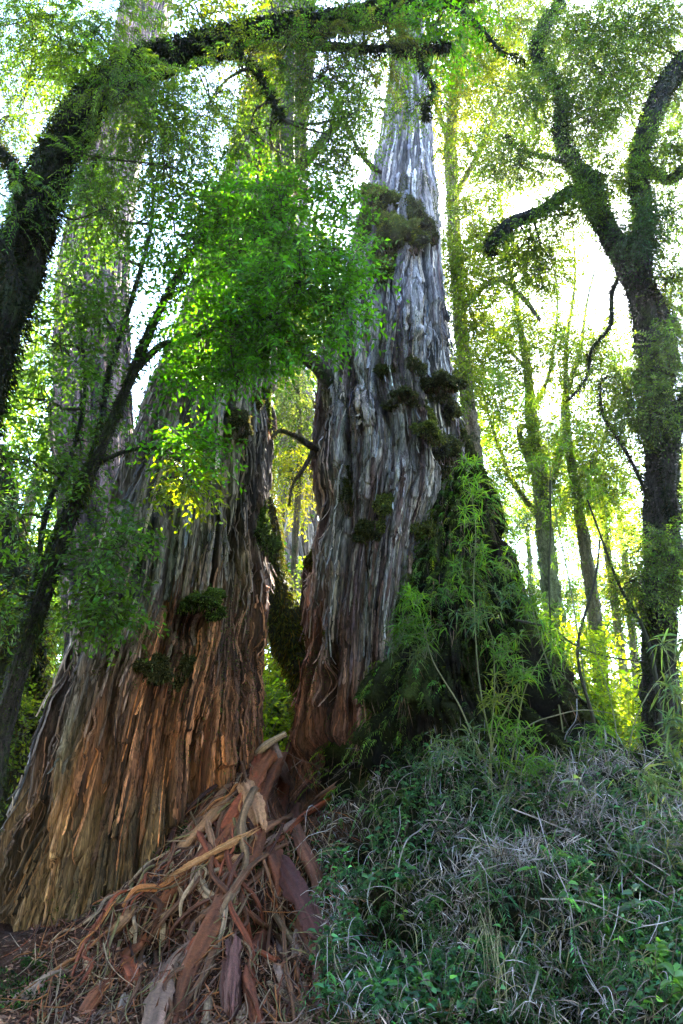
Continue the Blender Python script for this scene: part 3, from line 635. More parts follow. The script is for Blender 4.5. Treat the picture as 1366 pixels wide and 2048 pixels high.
tree('mossy_tree', 'stout moss-covered trunk at the left edge beside the left giant', [[(0, 1850, 10.5, 56), (15, 1600, 10.4, 50), (35, 1400, 10.3, 48), (45, 1260, 10.2, 44), (20, 1120, 10.2, 38), (-20, 900, 10.1, 32)]], [[(60, 1500, 10.3, 14), (75, 1420, 10.2, 10), (95, 1350, 10.2, 7)]],
    [(30, 1250, 50, 60, 9.8, .3, 70, 'lacy'), (40, 1440, 50, 40, 9.8, .3, 60, 'lacy')], kind='lacy', col=(.03, .028, .016), moss=5000, mosscol=(.06, .075, .012), mll=.07, knob=.5, seed=71)
tree('leaning_tree', 'curved mossy leaning stem in the gap between the two giants', [[(625, 1480, 10.2, 24), (612, 1360, 10.2, 28), (580, 1290, 10.2, 30), (553, 1220, 10.2, 27), (545, 1130, 10.3, 22), (530, 1040, 10.4, 18), (500, 900, 10.6, 14)]], (), (), col=(.03, .032, .014), moss=4200, mosscol=(.07, .09, .015), mll=.07, knob=.6, seed=81, hang=1.)

# the mossy forked tree on the right
tree('mossy_tree', 'tall forked tree wrapped in dark moss at the right edge', [[(1345, 1700, 8.9, 58), (1325, 1400, 8.8, 50), (1315, 1150, 8.7, 48), (1306, 900, 8.6, 47), (1302, 760, 8.6, 54), (1288, 640, 8.6, 50), (1255, 520, 8.6, 38), (1205, 430, 8.6, 30), (1172, 370, 8.6, 30), (1140, 280, 8.6, 20), (1105, 190, 8.6, 15), (1072, 120, 8.6, 13), (1075, 60, 8.6, 11), (1120, -20, 8.6, 8)],
    [(1300, 700, 8.6, 40), (1292, 560, 8.5, 34), (1285, 430, 8.4, 31), (1284, 330, 8.4, 27), (1300, 240, 8.3, 27), (1340, 165, 8.3, 28), (1400, 90, 8.3, 28)]],
    [[(1190, 385, 8.6, 20), (1140, 385, 8.5, 20), (1080, 420, 8.4, 19), (1030, 448, 8.4, 20), (1002, 468, 8.4, 24), (992, 490, 8.4, 14), (990, 510, 8.4, 5)], [(1285, 330, 8.4, 16), (1330, 360, 8.3, 18), (1380, 330, 8.3, 18)], [(1248, 530, 8.7, 7), (1216, 585, 8.8, 7), (1219, 650, 8.8, 7), (1188, 700, 8.8, 6), (1160, 755, 8.9, 5), (1150, 800, 8.9, 4)],
     [(1300, 1020, 8.5, 7), (1268, 922, 8.4, 6), (1223, 832, 8.3, 5), (1205, 760, 8.3, 3)], [(1350, 1050, 8.5, 16), (1340, 960, 8.3, 22), (1350, 860, 8.2, 26), (1372, 760, 8.2, 22)], [(1160, 370, 8.6, 9), (1120, 330, 8.5, 8), (1050, 300, 8.4, 5), (1010, 270, 8.4, 5)], [(1075, 90, 8.6, 8), (1100, 50, 8.5, 7), (1115, 10, 8.5, 6)],
     [(1245, 500, 8.6, 9), (1275, 460, 8.5, 7), (1320, 430, 8.4, 5)]],
    [(1290, 820, 70, 50, 8.2, .3, 110), (1250, 760, 50, 40, 8.4, .3, 70), (1340, 560, 40, 60, 8.3, .3, 60), (1330, 700, 40, 50, 8.2, .3, 70), (1280, 470, 40, 60, 8.1, .3, 90, 'small', (.03, .07, .04)), (1200, 350, 70, 50, 8.4, .4, 120), (1130, 430, 60, 30, 8.4, .3, 80), (1190, 130, 90, 70, 8.3, .5, 200), (1250, 60, 80, 50, 8.3, .5, 170), (1330, 60, 60, 60, 8.3, .4, 110), (1150, 60, 60, 50, 8.4, .4, 110), (1330, 290, 50, 60, 8.2, .3, 100), (1080, 200, 60, 60, 8.5, .4, 120), (1180, 240, 60, 60, 8.4, .4, 130), (1340, 420, 40, 50, 8.2, .3, 60), (1350, 180, 50, 60, 9, .4, 120), (1080, 540, 60, 40, 9, .5, 60), (1240, 200, 50, 50, 9, .4, 90), (1350, 640, 30, 60, 9, .4, 70), (1340, 1130, 50, 60, 8.3, .3, 80), (1270, 1160, 40, 60, 8.3, .3, 50), (1040, 330, 60, 40, 8.4, .3, 80), (1060, 480, 60, 30, 8.4, .3, 60)],
    kind='small', col=(.035, .028, .03), moss=20000, mosscol=(.018, .025, .018), mll=.055, knob=.35, seed=91, lcol=(.06, .12, .03), dens=2.6, rs=.62)

# trees of the middle distance on the right
tree('canopy_tree', 'yellow-green leafy tree with a pale trunk beside the upper right of the grey giant', [[(1010, 1500, 14, 16), (960, 1000, 13.5, 14), (925, 700, 13, 13), (905, 400, 13, 12), (903, 250, 13, 11), (925, 60, 13, 9), (930, -80, 13, 7)]], [[(905, 400, 13, 7), (960, 300, 13, 5), (1000, 200, 13, 4)], [(903, 300, 13, 6), (870, 200, 13, 4), (850, 100, 13, 3)], [(920, 620, 13, 6), (990, 560, 12.5, 6), (1040, 590, 12.5, 5), (1080, 640, 12.5, 4)]],
    [(920, 120, 110, 90, 12.5, .9, 330, 'lacy', (.1, .15, .02)), (1010, 180, 100, 90, 12.5, .9, 330, 'lacy', (.09, .14, .02)), (960, 30, 110, 60, 12.5, .9, 260), (1050, 60, 80, 70, 12.5, .8, 200), (900, 240, 70, 60, 12.5, .8, 130, 'lacy', (.12, .16, .02)), (1010, 320, 110, 60, 12.5, .8, 220), (930, 420, 60, 60, 12.5, .8, 130), (960, 470, 60, 50, 12.5, .8, 120), (920, 540, 50, 60, 12.5, .7, 140), (1040, 530, 110, 30, 12.3, .6, 150), (950, 640, 50, 70, 12.5, .8, 120), (930, 750, 40, 60, 12.5, .6, 90)], kind='lacy', col=(.14, .11, .08), seed=101, dens=1.5)
tree('forked_tree', 'greenish mossy tree that forks low in the bright gap on the right', [[(1145, 1500, 15, 28), (1118, 1300, 15, 25), (1098, 1150, 15, 23), (1086, 1020, 15, 20), (1078, 930, 15, 18), (1062, 830, 15, 13), (1055, 740, 15, 10), (1035, 620, 15, 6), (1015, 500, 15, 4), (1000, 400, 15, 2), (990, 330, 15, 1)]], [[(1086, 980, 15, 12), (1050, 900, 14.8, 9), (1038, 860, 14.7, 7), (1055, 850, 14.7, 6)], [(1095, 990, 15, 12), (1125, 880, 15, 9), (1130, 800, 15, 8), (1160, 700, 15, 5), (1175, 600, 15, 3), (1200, 500, 15, 1.5), (1215, 430, 15, .8)], [(1062, 830, 15, 6), (1100, 740, 15, 5), (1115, 600, 15, 2.5), (1100, 500, 15, 1)], [(1090, 1050, 15, 9), (1030, 970, 15, 7), (1000, 900, 15, 5), (975, 820, 15, 2.5), (960, 760, 15, 1)], [(1055, 740, 15, 5), (1000, 680, 15, 4), (965, 635, 15, 2), (940, 570, 15, .8)]],
    [(1040, 640, 70, 40, 14.5, .9, 110), (1130, 660, 90, 40, 14.5, .9, 120), (1060, 750, 110, 40, 14.5, .9, 150), (1180, 740, 60, 50, 14.5, .9, 90), (1000, 830, 60, 50, 14.5, .9, 110), (1120, 880, 90, 50, 14.5, .9, 150), (1000, 950, 50, 50, 14.5, .9, 100), (1180, 940, 60, 60, 14.5, .9, 120), (960, 720, 40, 50, 14.5, .8, 80)], kind='lacy', col=(.10, .12, .06), moss=2500, mosscol=(.08, .13, .03), seed=111, scale=1.1, lcol=(.065, .12, .03), dens=1.7, rs=.78)
tree('slender_tree', 'slim straight tree right of the forked one in the sunlit gap', [[(1225, 1520, 15, 20), (1205, 1380, 15, 19), (1190, 1230, 15, 17), (1168, 1080, 15, 15), (1150, 970, 15, 12), (1135, 860, 15, 9), (1132, 700, 15, 5), (1150, 560, 15, 3), (1145, 440, 15, 1)]], [[(1150, 970, 15, 6), (1200, 900, 15, 4), (1232, 790, 15, 2.5), (1250, 700, 15, 1)]],
    [(1230, 860, 60, 60, 14.5, .8, 110), (1230, 990, 50, 60, 14.5, .8, 90), (1120, 1000, 50, 50, 14.6, .8, 70), (1240, 700, 50, 60, 14.6, .8, 50)], kind='lacy', col=(.10, .09, .05), moss=900, mosscol=(.08, .12, .03), seed=121, scale=1.1, lcol=(.07, .13, .03), dens=1.5, rs=.75)
tree('slender_tree', 'very thin pale tree beside the mossy tree on the right', [[(1262, 1500, 17, 9), (1245, 1330, 17, 8), (1228, 1200, 17, 7), (1212, 1080, 17, 6), (1200, 950, 17, 4)]], (), [(1220, 1060, 50, 50, 16.8, .8, 60), (1235, 1180, 40, 50, 16.8, .8, 50)], kind='lacy', col=(.13, .12, .06), seed=131, scale=1.2, lcol=(.1, .15, .03))
tree('slender_tree', 'thinnest of the pale trees, closest to the mossy tree on the right', [[(1290, 1500, 19, 8), (1272, 1350, 19, 7), (1262, 1240, 19, 6), (1250, 1100, 19, 4)]], (), [(1255, 1120, 30, 60, 18.8, .8, 50)], kind='lacy', col=(.13, .12, .06), seed=136, scale=1.2, lcol=(.1, .15, .03))
tree('leafy_tree', 'small leafy tree glowing in the gap behind the two giants', [[(600, 1560, 14, 8), (585, 1300, 14, 7), (590, 1100, 14, 6), (600, 900, 14, 5), (595, 760, 14, 3)]], (), [(595, 780, 40, 70, 13.8, .8, 150, 'lacy', (.06, .1, .05)), (585, 960, 40, 60, 13.8, .6, 90, 'lacy', (.15, .19, .02)), (575, 900, 40, 40, 13.8, .6, 50), (605, 1220, 30, 50, 13.8, .6, 90), (575, 1390, 60, 40, 13.5, .8, 170, 'lacy', (.08, .16, .03)), (590, 1460, 60, 40, 13.5, .8, 140), (600, 640, 60, 50, 14, .7, 120)], kind='lacy', col=(.1, .08, .05), seed=141, scale=1.1)

# ------------------------------------------------------------------ the forest behind: shared crowns, one thing per tree
def variant(seed, h):
    ml, mt, mb = MB(), MB(), MB()
    bend = rng.normal(0, .5, 2)
    pts = [(0, 0, -1), (bend[0] * .3, bend[1] * .3, h * .35), (bend[0], bend[1], h * .7), (bend[0] * 1.4, bend[1] * 1.2, h)]
    q, r = tube(mb, pts, [.26, .2, .14, .04], n=50, seg=12, rough=.2, fs=8, col=(.12, .10, .055), seed=seed, knob=.4)
    for k in range(15):
        t = U(.22, 1.0); i = int(t * 49); c = q[i] + np.array([math.cos(k * 2.4), math.sin(k * 2.4), .15]) * U(.7, 2.6) * (1.25 - t * .6)
        blob(ml, mt, 0, 0, 0, 0, 0, 0, 70, 'far', q, 1., world=(c, (U(.8, 1.5), U(.8, 1.5), U(.4, .9))), sub=9)
    return mb, ml, mt
protos = []
spots = [(3.2, 21, 13), (4.4, 31, 15), (14, 24, 13), (1.6, 29, 15), (-.2, 35, 15), (-10.5, 21, 15), (-12, 29, 15), (-5, 33, 17), (9.5, 34, 15), (13, 36, 17), (-9.5, 14.5, 12), (17, 31, 16), (-16, 25, 16), (6.4, 38, 17), (-14, 38, 18), (2.5, 42, 17), (17.5, 42, 18), (-2.4, 17.5, 17), (15.5, 17, 13)]
for i, (x, y, h) in enumerate(spots):
    z = float(H(np.array([x]), np.array([y]))[0])
    lab = 'slim forest tree with glowing leaves in the bright wood behind the giants'
    if i < 5:
        t = thing('forest_tree', lab, 'tree', (x, y, z), 'forest trees behind the giants')
        t['_o'] = (0., 0., 0.)
        a, b, c = variant(900 + i, 15.); ps = [a.build('trunk', M_MOSSY, t), b.build('crown', M_FAR, t, smooth=False), c.build('twig', M_TWIG, t)]
        protos.append(ps)
    else:
        t = bpy.data.objects.new('forest_tree', None); C.objects.link(t); tag(t, lab, 'tree', 'forest trees behind the giants')
        for p in protos[i % 5]:
            c = p.copy(); C.objects.link(c); c.parent = t
    t.location = (x, y, z); t.rotation_euler = (0, 0, i * 2.1); k = h / 15.; t.scale = (k, k, k)

for i, (x, y, h) in enumerate([(-3.5, -6, 16), (1.5, -7.5, 17), (6, -5, 15), (-8, -3.5, 15), (10.5, -1, 16), (-11.5, 1.5, 16), (-6, -10, 17), (4.5, -11, 17), (13, 4.5, 16), (-12.5, 7, 15), (0, -13, 18), (9, -9, 17), (-10, -8, 17), (-1.4, -6.4, 15), (4.4, -6.6, 15), (-7.2, -2.6, 13), (8.6, -2.2, 13)]):  # out-of-frame trees added around and behind the camera to darken the foreground
    t = bpy.data.objects.new('forest_tree', None); C.objects.link(t); tag(t, 'unseen leafy tree added around the viewpoint to shade the mound', 'tree', 'unseen shade trees added around the viewpoint')
    for p in protos[i % 5]:
        c = p.copy(); C.objects.link(c); c.parent = t
    t.location = (x, y, float(H(np.array([float(x)]), np.array([float(y)]))[0])); t.rotation_euler = (0, 0, i * 1.3); k = h / 15.; t.scale = (k * 1.25, k * 1.25, k)

# sunlit bushes behind the mound
def bush_parts(t, seed):
    ml, mt = MB(), MB()
    for k in range(9):
        a = U(0, 6.28); c = (math.cos(a) * U(0, .8), math.sin(a) * U(0, .8), U(.2, 1.6))
        blob(ml, mt, 0, 0, 0, 0, 0, 0, 70, 'lacy', np.array([[0, 0, 0.], [0, 0, .5]]), 1.15, world=(c, (.55, .55, .4)), sub=9, col=(.12, .20, .018))
    return [ml.build('foliage', M_FAR, t, smooth=False), mt.build('twig', M_TWIG, t)]
bp = []
bs = [(3.6, 12.5), (4.8, 13.2), (5.9, 12.4), (4.1, 15.5), (5.4, 16.5), (6.8, 15.2), (8.1, 17), (7.6, 13.4), (3.2, 18), (2.4, 15), (-6.4, 12.2), (-7.4, 13.8), (-.6, 13.5), (-.1, 15.5), (.4, 13.2), (-1.4, 15), (6.2, 19), (9.2, 20), (4.6, 21), (-6.8, 17), (-8.8, 18), (-7.3, 16), (-7.9, 19.5), (-6.2, 19), (-9.4, 21), (-10.5, 19), (-8.4, 14.6)]
for i, (x, y) in enumerate(bs):
    z = float(H(np.array([x]), np.array([y]))[0]); lab = 'yellow-green sunlit undergrowth bush behind the mound and giants'
    if i < 4:
        t = thing('bush', lab, 'bush', (x, y, z), 'sunlit bushes behind the mound'); t['_o'] = (0., 0., 0.); bp.append(bush_parts(t, i))
    else:
        t = bpy.data.objects.new('bush', None); C.objects.link(t); tag(t, lab, 'bush', 'sunlit bushes behind the mound')
        for p in bp[i % 4]:
            c = p.copy(); C.objects.link(c); c.parent = t
    t.location = (x, y, z - .15); t.rotation_euler = (0, 0, i * 1.7); k = U(.8, 1.5); t.scale = (k, k, k)

# ------------------------------------------------------------------ roots of the left giant running down the mound
RED = (.19, .042, .018); PALE = (.30, .19, .13); DARK = (.05, .014, .011); LILAC = (.19, .11, .095); TAN = (.28, .095, .03)
def root(pts, rad, col, flat=.62, lift=None, name='root', parent=TA, seed=None, tangle=.12, rough=.26):
    m = mpp(1800, 7.0); lift = rad[0] * m * .3 if lift is None else lift
    w_ = [onm(a, b, lift if 0 < i < len(pts) - 1 else -rad[0] * m) for i, (a, b) in enumerate(pts)]
    mb = MB(); n = max(18, len(pts) * 10)
    w_[1:-1] = [q + rng.normal(0, .02, 3) for q in w_[1:-1]]; tube(mb, w_, [r * m * .9 for r in rad], n=n * 2, seg=22, rough=rough, fs=7, col=col, flat=flat, cvar=.32, seed=seed or int(U(0, 9999)), knob=.3)
    return mb.build(name, M_ROOT, parent)
def dense(pts, n=6):
    return [tuple(q) for q in spline(np.array(pts, float), n)]
for pts, rad, col in [
    ([(500, 1722), (440, 1736), (400, 1746), (408, 1786), (438, 1811), (452, 1846), (444, 1880), (428, 1926)], [9, 11, 13, 12, 10, 9, 8, 6], PALE),
    ([(400, 1748), (440, 1742), (466, 1750), (475, 1775), (466, 1816)], [11, 9, 8, 10, 4], PALE),
    ([(215, 1880), (190, 1886), (170, 1906), (172, 1946), (190, 1980)], [6, 9, 10, 9, 5], PALE),
    ([(385, 1880), (365, 1915), (335, 1975), (300, 2050), (280, 2120)], [9, 14, 18, 20, 20], (.20, .11, .085)),
    ([(500, 1676), (440, 1716), (370, 1752), (320, 1772), (270, 1795), (225, 1840)], [13, 14, 13, 12, 9, 5], TAN),
    ([(150, 1935), (100, 1960), (50, 1990), (-10, 2020)], [11, 14, 15, 13], (.22, .13, .10)),
    ([(275, 1835), (262, 1870), (235, 1895), (200, 1955)], [9, 10, 9, 5], PALE),
    ([(578, 1846), (566, 1890), (566, 1930), (578, 1985)], [14, 16, 15, 8], LILAC),
    ([(620, 1880), (636, 1930), (645, 2000), (655, 2080)], [12, 15, 15, 13], (.15, .06, .06)),
    ([(540, 1950), (522, 1980), (495, 2015), (468, 2060)], [8, 9, 9, 7], PALE),
    ([(528, 1955), (555, 1985), (595, 2030), (615, 2060)], [7, 8, 7, 5], PALE),
    ([(480, 1810), (486, 1850), (495, 1890), (525, 1915), (560, 1920)], [7, 8, 8, 8, 5], RED),
    ([(468, 1900), (466, 1960), (460, 2050)], [15, 18, 16], DARK),
    ([(570, 1460), (530, 1500), (500, 1530), (470, 1570), (440, 1610)], [14, 14, 13, 10, 6], PALE),
    ([(545, 1480), (560, 1530), (575, 1580), (600, 1630)], [14, 16, 14, 8], (.16, .09, .08)),
    ([(520, 1500), (510, 1560), (480, 1620), (430, 1680), (380, 1740)], [18, 20, 18, 14, 8], RED),
    ([(500, 1520), (440, 1590), (380, 1660), (310, 1740)], [14, 15, 13, 8], (.16, .075, .05)),
    ([(610, 1866), (625, 1910), (660, 1960), (668, 2030)], [7, 8, 7, 5], PALE),
    ([(600, 1840), (592, 1890), (605, 1950), (620, 2010)], [6, 8, 8, 5], LILAC),
    ([(545, 1790), (560, 1820), (590, 1850), (620, 1890)], [6, 7, 7, 5], PALE),
    ([(240, 1900), (262, 1945), (272, 1985)], [11, 14, 8], RED),
    ([(330, 1800), (324, 1830), (330, 1860), (326, 1900)], [5, 6, 6, 3], PALE),
    ([(420, 1770), (400, 1830), (380, 1870), (392, 1930)], [6, 7, 7, 4], LILAC),
    ([(300, 1880), (280, 1920), (250, 1990), (230, 2050)], [8, 10, 9, 7], (.25, .17, .15)),
    ([(700, 1560), (650, 1600), (600, 1640), (560, 1680), (500, 1700)], [8, 10, 11, 10, 6], RED),
    ([(548, 1490), (505, 1570), (470, 1650), (400, 1730), (330, 1800), (270, 1900), (200, 1990), (130, 2060)], [20, 22, 19, 18, 17, 15, 12, 8], (.16, .045, .018)),
    ([(560, 1500), (520, 1590), (500, 1700), (455, 1790), (420, 1870), (370, 1960), (340, 2060)], [18, 20, 20, 18, 18, 15, 12], (.11, .032, .014)),
    ([(575, 1500), (560, 1600), (545, 1700), (560, 1790), (520, 1880), (505, 1970), (530, 2080)], [16, 18, 19, 17, 17, 15, 12], (.13, .035, .018)),
    ([(590, 1600), (600, 1680), (640, 1770), (610, 1860), (640, 1950), (700, 2030)], [14, 15, 16, 15, 12, 8], (.13, .045, .03)),
    ([(520, 1540), (450, 1620), (390, 1680), (300, 1760), (240, 1850), (140, 1925), (60, 1985), (-20, 2040)], [15, 17, 16, 14, 13, 12, 10, 7], (.22, .10, .05)),
    ([(700, 1545), (650, 1590), (600, 1625), (540, 1660), (470, 1690)], [12, 16, 17, 15, 10], (.17, .07, .04)),
    ([(400, 1900), (380, 1960), (390, 2010), (380, 2060)], [9, 12, 12, 10], DARK),
    ([(430, 1930), (425, 1980), (410, 2050)], [7, 9, 8], PALE)]:
    root(pts, rad, col)
for k in range(30):
    f = U(0, 1); x0 = U(455, 590) if k % 2 else U(330, 560); y0 = U(1490, 1700); x1 = 210 + 480 * f + U(-30, 30); y1 = U(1900, 2110); pts = []
    ph = U(0, 6.28); am = U(10, 34)
    for i in range(8):
        t_ = i / 7; pts.append((x0 + (x1 - x0) * t_ ** .8 + am * math.sin(ph + t_ * U(5, 9)), y0 + (y1 - y0) * t_))
    c = np.array([RED, (.12, .04, .02), DARK, (.16, .065, .035), (.08, .026, .016), (.22, .12, .07)][rng.integers(0, 6)]) * U(.5, 1.1); r = 3 + 8 * U(0, 1) ** 2.2
    root(pts, [r * 1.1, r, r * .95, r * .8, r * .45], tuple(c), lift=U(.0, .07))
# long thin roots that fan out to the lower left
for k in range(34):
    a = U(0, 1); x0, y0 = 520 - 330 * a + U(-25, 25), 1560 + 250 * a + U(-20, 60); ln_ = U(70, 260); ang = math.radians(U(118, 152)) if k % 3 else math.radians(U(85, 118))
    pts = []; x, y = x0, y0
    for i in range(6):
        pts.append((x, y)); ang += rng.normal(0, .16); x += math.cos(ang) * ln_ / 5; y += math.sin(ang) * ln_ / 5
    if y > 2070: continue
    c = [RED, PALE, (.14, .06, .035), TAN, LILAC, (.14, .10, .04)][rng.integers(0, 6)]; r = U(2., 5)
    root(pts, [r * 1.2, r, r * .9, r * .5], c, lift=.02 + U(0, .05), name='root')
mb = MB()
for k in range(950):
    x0, y0 = U(60, 700), U(1500, 2040)
    if y0 < 1490 + abs(540 - x0) * .75 - 20 or (x0 > 640 and y0 < 1620): continue
    ang = math.radians(rng.normal(128 if x0 < 480 else 85, 28)); ln_ = U(25, 130); pts = []; x, y = x0, y0
    for i in range(4):
        pts.append((x, min(y, 2060))); ang += rng.normal(0, .3); x += math.cos(ang) * ln_ / 3; y += math.sin(ang) * ln_ / 3
    lf = U(.005, .09); w_ = [onm(a, b, lf) for a, b in pts]
    tube(mb, w_, [U(.002, .006), .004, .0015], n=9, seg=5, rough=.1, col=np.array([RED, PALE, (.12, .06, .045), TAN, LILAC, (.15, .12, .05)][rng.integers(0, 6)]) * U(.5, 1.1))
tag(mb.build('fine_root', M_ROOT, TA), kind='stuff')

# loose slabs of bark and wood on the mound
def slab(label, p0, p1, wpx, col, thick=.03, lift=.03, split=0, seed=0):
    a = onm(*p0, lift); b = onm(*p1, lift); m = mpp(1800, 7.2); n, k = 40, 14
    t = np.linspace(0, 1, n)[:, None]; u = np.linspace(-1, 1, k)[None, :]
    ax = b - a; L = np.linalg.norm(ax); ax = ax / L; vw = nrm(a - CAM); sd_ = nrm(np.cross(ax, vw)); nn = np.cross(sd_, ax)
    if nn @ vw > 0: nn = -nn
    prof = (1 + .3 * vn(t * 5, 0 * t, 0 * t, seed) + .16 * vn(t * 22, u * 2, 0 * t, seed + 1)) * np.clip(np.minimum(t * 9 + .5, (1 - t) * 7 + .35), 0, 1)
    edge = a + ax * (t * L)[..., None] * 1.0
    endj = (.16 * L * vn(u * 4, 0 * u, 0 * u, seed + 2) + .14 * L * vn(u * 11, 0 * u, 0 * u, seed + 3)) * (np.abs(t - .5) * 2) ** 4 * np.sign(t - .5)
    base = a + ax * ((t * L) + endj)[..., None] + sd_ * (u * wpx * m * .5 * prof)[..., None] + nn * ((.02 * np.sin(t * 3) - .25 * wpx * m * u * u * .5) + .016 * vn(u * 5, t * L * 3, 0 * t, seed + 4) + .012 * vn(u * 12, t * L * 4, 0 * t, seed + 6))[..., None]
    top = base + nn * (thick * (1 - .5 * np.abs(u)))[..., None]
    v = np.concatenate([top, base[:, ::-1]], 1)
    cc = np.asarray(col) * (1 + .35 * vn(u * 9, t * L * 2, 0 * t, seed + 5))[..., None]; cc = np.concatenate([cc, cc[:, ::-1]], 1)
    mb = MB().add(v.reshape(-1, 3), grid_faces(n, 2 * k, True), cc.reshape(-1, 3))
    e0 = np.arange(k - 1); cap = np.stack([e0, e0 + 1, 2 * k - 2 - e0, 2 * k - 1 - e0], -1); f2 = cap + (n - 1) * 2 * k
    mb.f.append(cap[:, ::-1]); mb.f.append(f2)
    o = mb.build('bark_slab', M_ROOT, origin=a); return tag(o, label, 'bark slab', 'loose bark slabs on the root mound')
slab('large dark purple-brown slab of bark lying down the middle of the root mound', (562, 1735), (640, 1880), 44, (.065, .02, .02), .05, .07, seed=1)
slab('broad orange-brown slab of split wood below the dark hollow', (492, 1580), (520, 1668), 46, (.34, .16, .09), .05, .08, seed=2)
slab('pale tan wedge of wood resting just above the looping pale root', (455, 1732), (518, 1712), 17, (.40, .2, .11), .03, .04, seed=3)
slab('upright orange splinter of wood left of the broad orange slab', (412, 1640), (430, 1712), 17, (.32, .15, .09), .03, .07, seed=5)
slab('brown slab of wood lying across the slope right of the broad orange slab', (530, 1700), (590, 1650), 17, (.22, .12, .1), .03, .06, seed=7)
slab('dark red rotten plank standing at the bottom under the round hole', (470, 1900), (462, 2046), 26, (.13, .05, .045), .04, .1, seed=8)
slab('small reddish bark chip on the green bank right of the big dark slab', (655, 1778), (692, 1786), 11, (.28, .13, .11), .02, .06, seed=9)
slab('red-brown forked piece of wood on the soil at the bottom centre', (805, 2000), (900, 2035), 15, (.26, .11, .07), .03, .05, seed=10)
slab('long orange strip of wood slanting across the middle of the mound', (500, 1684), (352, 1764), 13, (.36, .17, .08), .02, .12, seed=11)

# ------------------------------------------------------------------ litter and low growth
def on_ground(px0, px1, py0, py1, n):
    px, py = U(px0, px1, n), U(py0, py1, n); Y = np.arange(4.3, 12, .04)
    d = np.stack(ray(px, py), -1); t = Y[None] / d[:, 1:2]; q = CAM + d[:, None] * t[..., None]
    hit = q[..., 2] < Hq(q[..., 0], q[..., 1]); k = np.argmax(hit, 1); ok = hit.any(1)
    return q[np.arange(n), k][ok], px[ok], py[ok]
def clump(q, f, lo, sd):
    return q[fbm(q[:, 0] * f, q[:, 1] * f, q[:, 2] * f, sd, 3) > lo]
def litter(name, pts, ll, lw, col, flatness=.5, var=.4, yellow=.1, lift=.02):
    n = len(pts); mb = MB(); d = disk(n); d[:, 2] *= flatness
    leaves(mb, pts + np.array([0, -.3, .7]) * U(0, lift, (n, 1)), d, np.array([0, -.5, 1.]) + rng.normal(0, .5, (n, 3)), ll * U(.4, 1.5, n), lw * U(.5, 1.4, n), leafcol(n, col, var, yellow)); return tag(mb.build(name, M_DRY), kind='stuff')
q, _, _ = on_ground(0, 760, 1880, 2060, 5200); litter('leaf_litter', q, .05, .018, (.16, .075, .05), .3, .5)
q, a, b = on_ground(60, 700, 1520, 2048, 6000); litter('bark_litter', q, .10, .012, (.10, .035, .02), .8, .55, lift=.05)
q, a, b = on_ground(640, 1400, 1520, 2060, 9500); q = clump(q, 2.2, -.02, 88); litter('bamboo_litter', q, 0.13, .009, (.22, .185, .2), 1.0, .6, lift=.2)
q, a, b = on_ground(860, 1400, 1500, 1780, 7500); q = clump(q, 2.2, -.05, 89); litter('bamboo_litter', q, .20, .009, (.22, .19, .20), 1.0, .45, lift=.34)
q, a, b = on_ground(0, 1400, 1500, 2060, 60000)
g = fbm(q[:, 0] * 1.3, q[:, 1] * 1.3, q[:, 2] * 1.3, 77, 3); left = (a < 640) & (g < .28); q = q[~left & (g > -.05)]
mb = MB(); n = len(q); d = disk(n); d[:, 2] = np.abs(d[:, 2]); leaves(mb, q + np.array([0, -.3, .7]) * U(0, .07, (n, 1)), d + np.array([0, -.3, 0]), rng.normal(size=(n, 3)), .035 * U(.5, 1.4, n), .016, leafcol(n, (.015, .03, .008), .7, .3)); tag(mb.build('ground_moss', M_MOSSL), kind='stuff')
q, a, b = on_ground(640, 1420, 1500, 2060, 4500)
mb = MB(); n = len(q); up = np.array([0, -.15, 1.]) + rng.normal(0, .55, (n, 3))
kp = fbm(q[:, 0] * 1.9, q[:, 1] * 1.9, q[:, 2] * 1.9, 90, 3) > .06; q = q[kp]; up = up[kp]; n = len(q)
sprays(mb, q, up, 14, U(.12, .34, n), 0.045, .018, (.020, .062, .028), droop=.5, rand=.3, var=.55, twigs=mb, twr=.002); tag(mb.build('seedling_cover', M_LEAF, smooth=False), kind='stuff')

q, a, b = on_ground(640, 1420, 1500, 2060, 800); q = clump(q, 1.4, .1, 95)
mb = MB(); i = np.repeat(np.arange(len(q)), 9); n = len(i); d = disk(n); d[:, 2] = np.abs(d[:, 2]) * .6; d[:, 1] -= .3
leaves(mb, q[i] + rng.normal(0, .045, (n, 3)) + np.array([0, -.1, .12]), d, np.array([0, -.5, 1.]) + rng.normal(0, .5, (n, 3)), .075 * U(.5, 1.4, n), .034 * U(.7, 1.2, n), leafcol(n, (.032, .10, .045), .6, .25), two=True, droop=.3); tag(mb.build('broadleaf_cover', M_LEAFB), kind='stuff')
q, a, b = on_ground(640, 1420, 1500, 2060, 420); mb = MB(); n = len(q)
sprays(mb, q + np.array([0, -.1, .15]), np.array([0, -.5, .4]) + rng.normal(0, .5, (n, 3)), 26, U(.18, .4, n), .045, .012, (.028, .085, .045), droop=.9, rand=.1, twigs=mb, twr=.002, var=.5); tag(mb.build('fern_cover', M_LEAF, smooth=False), kind='stuff')

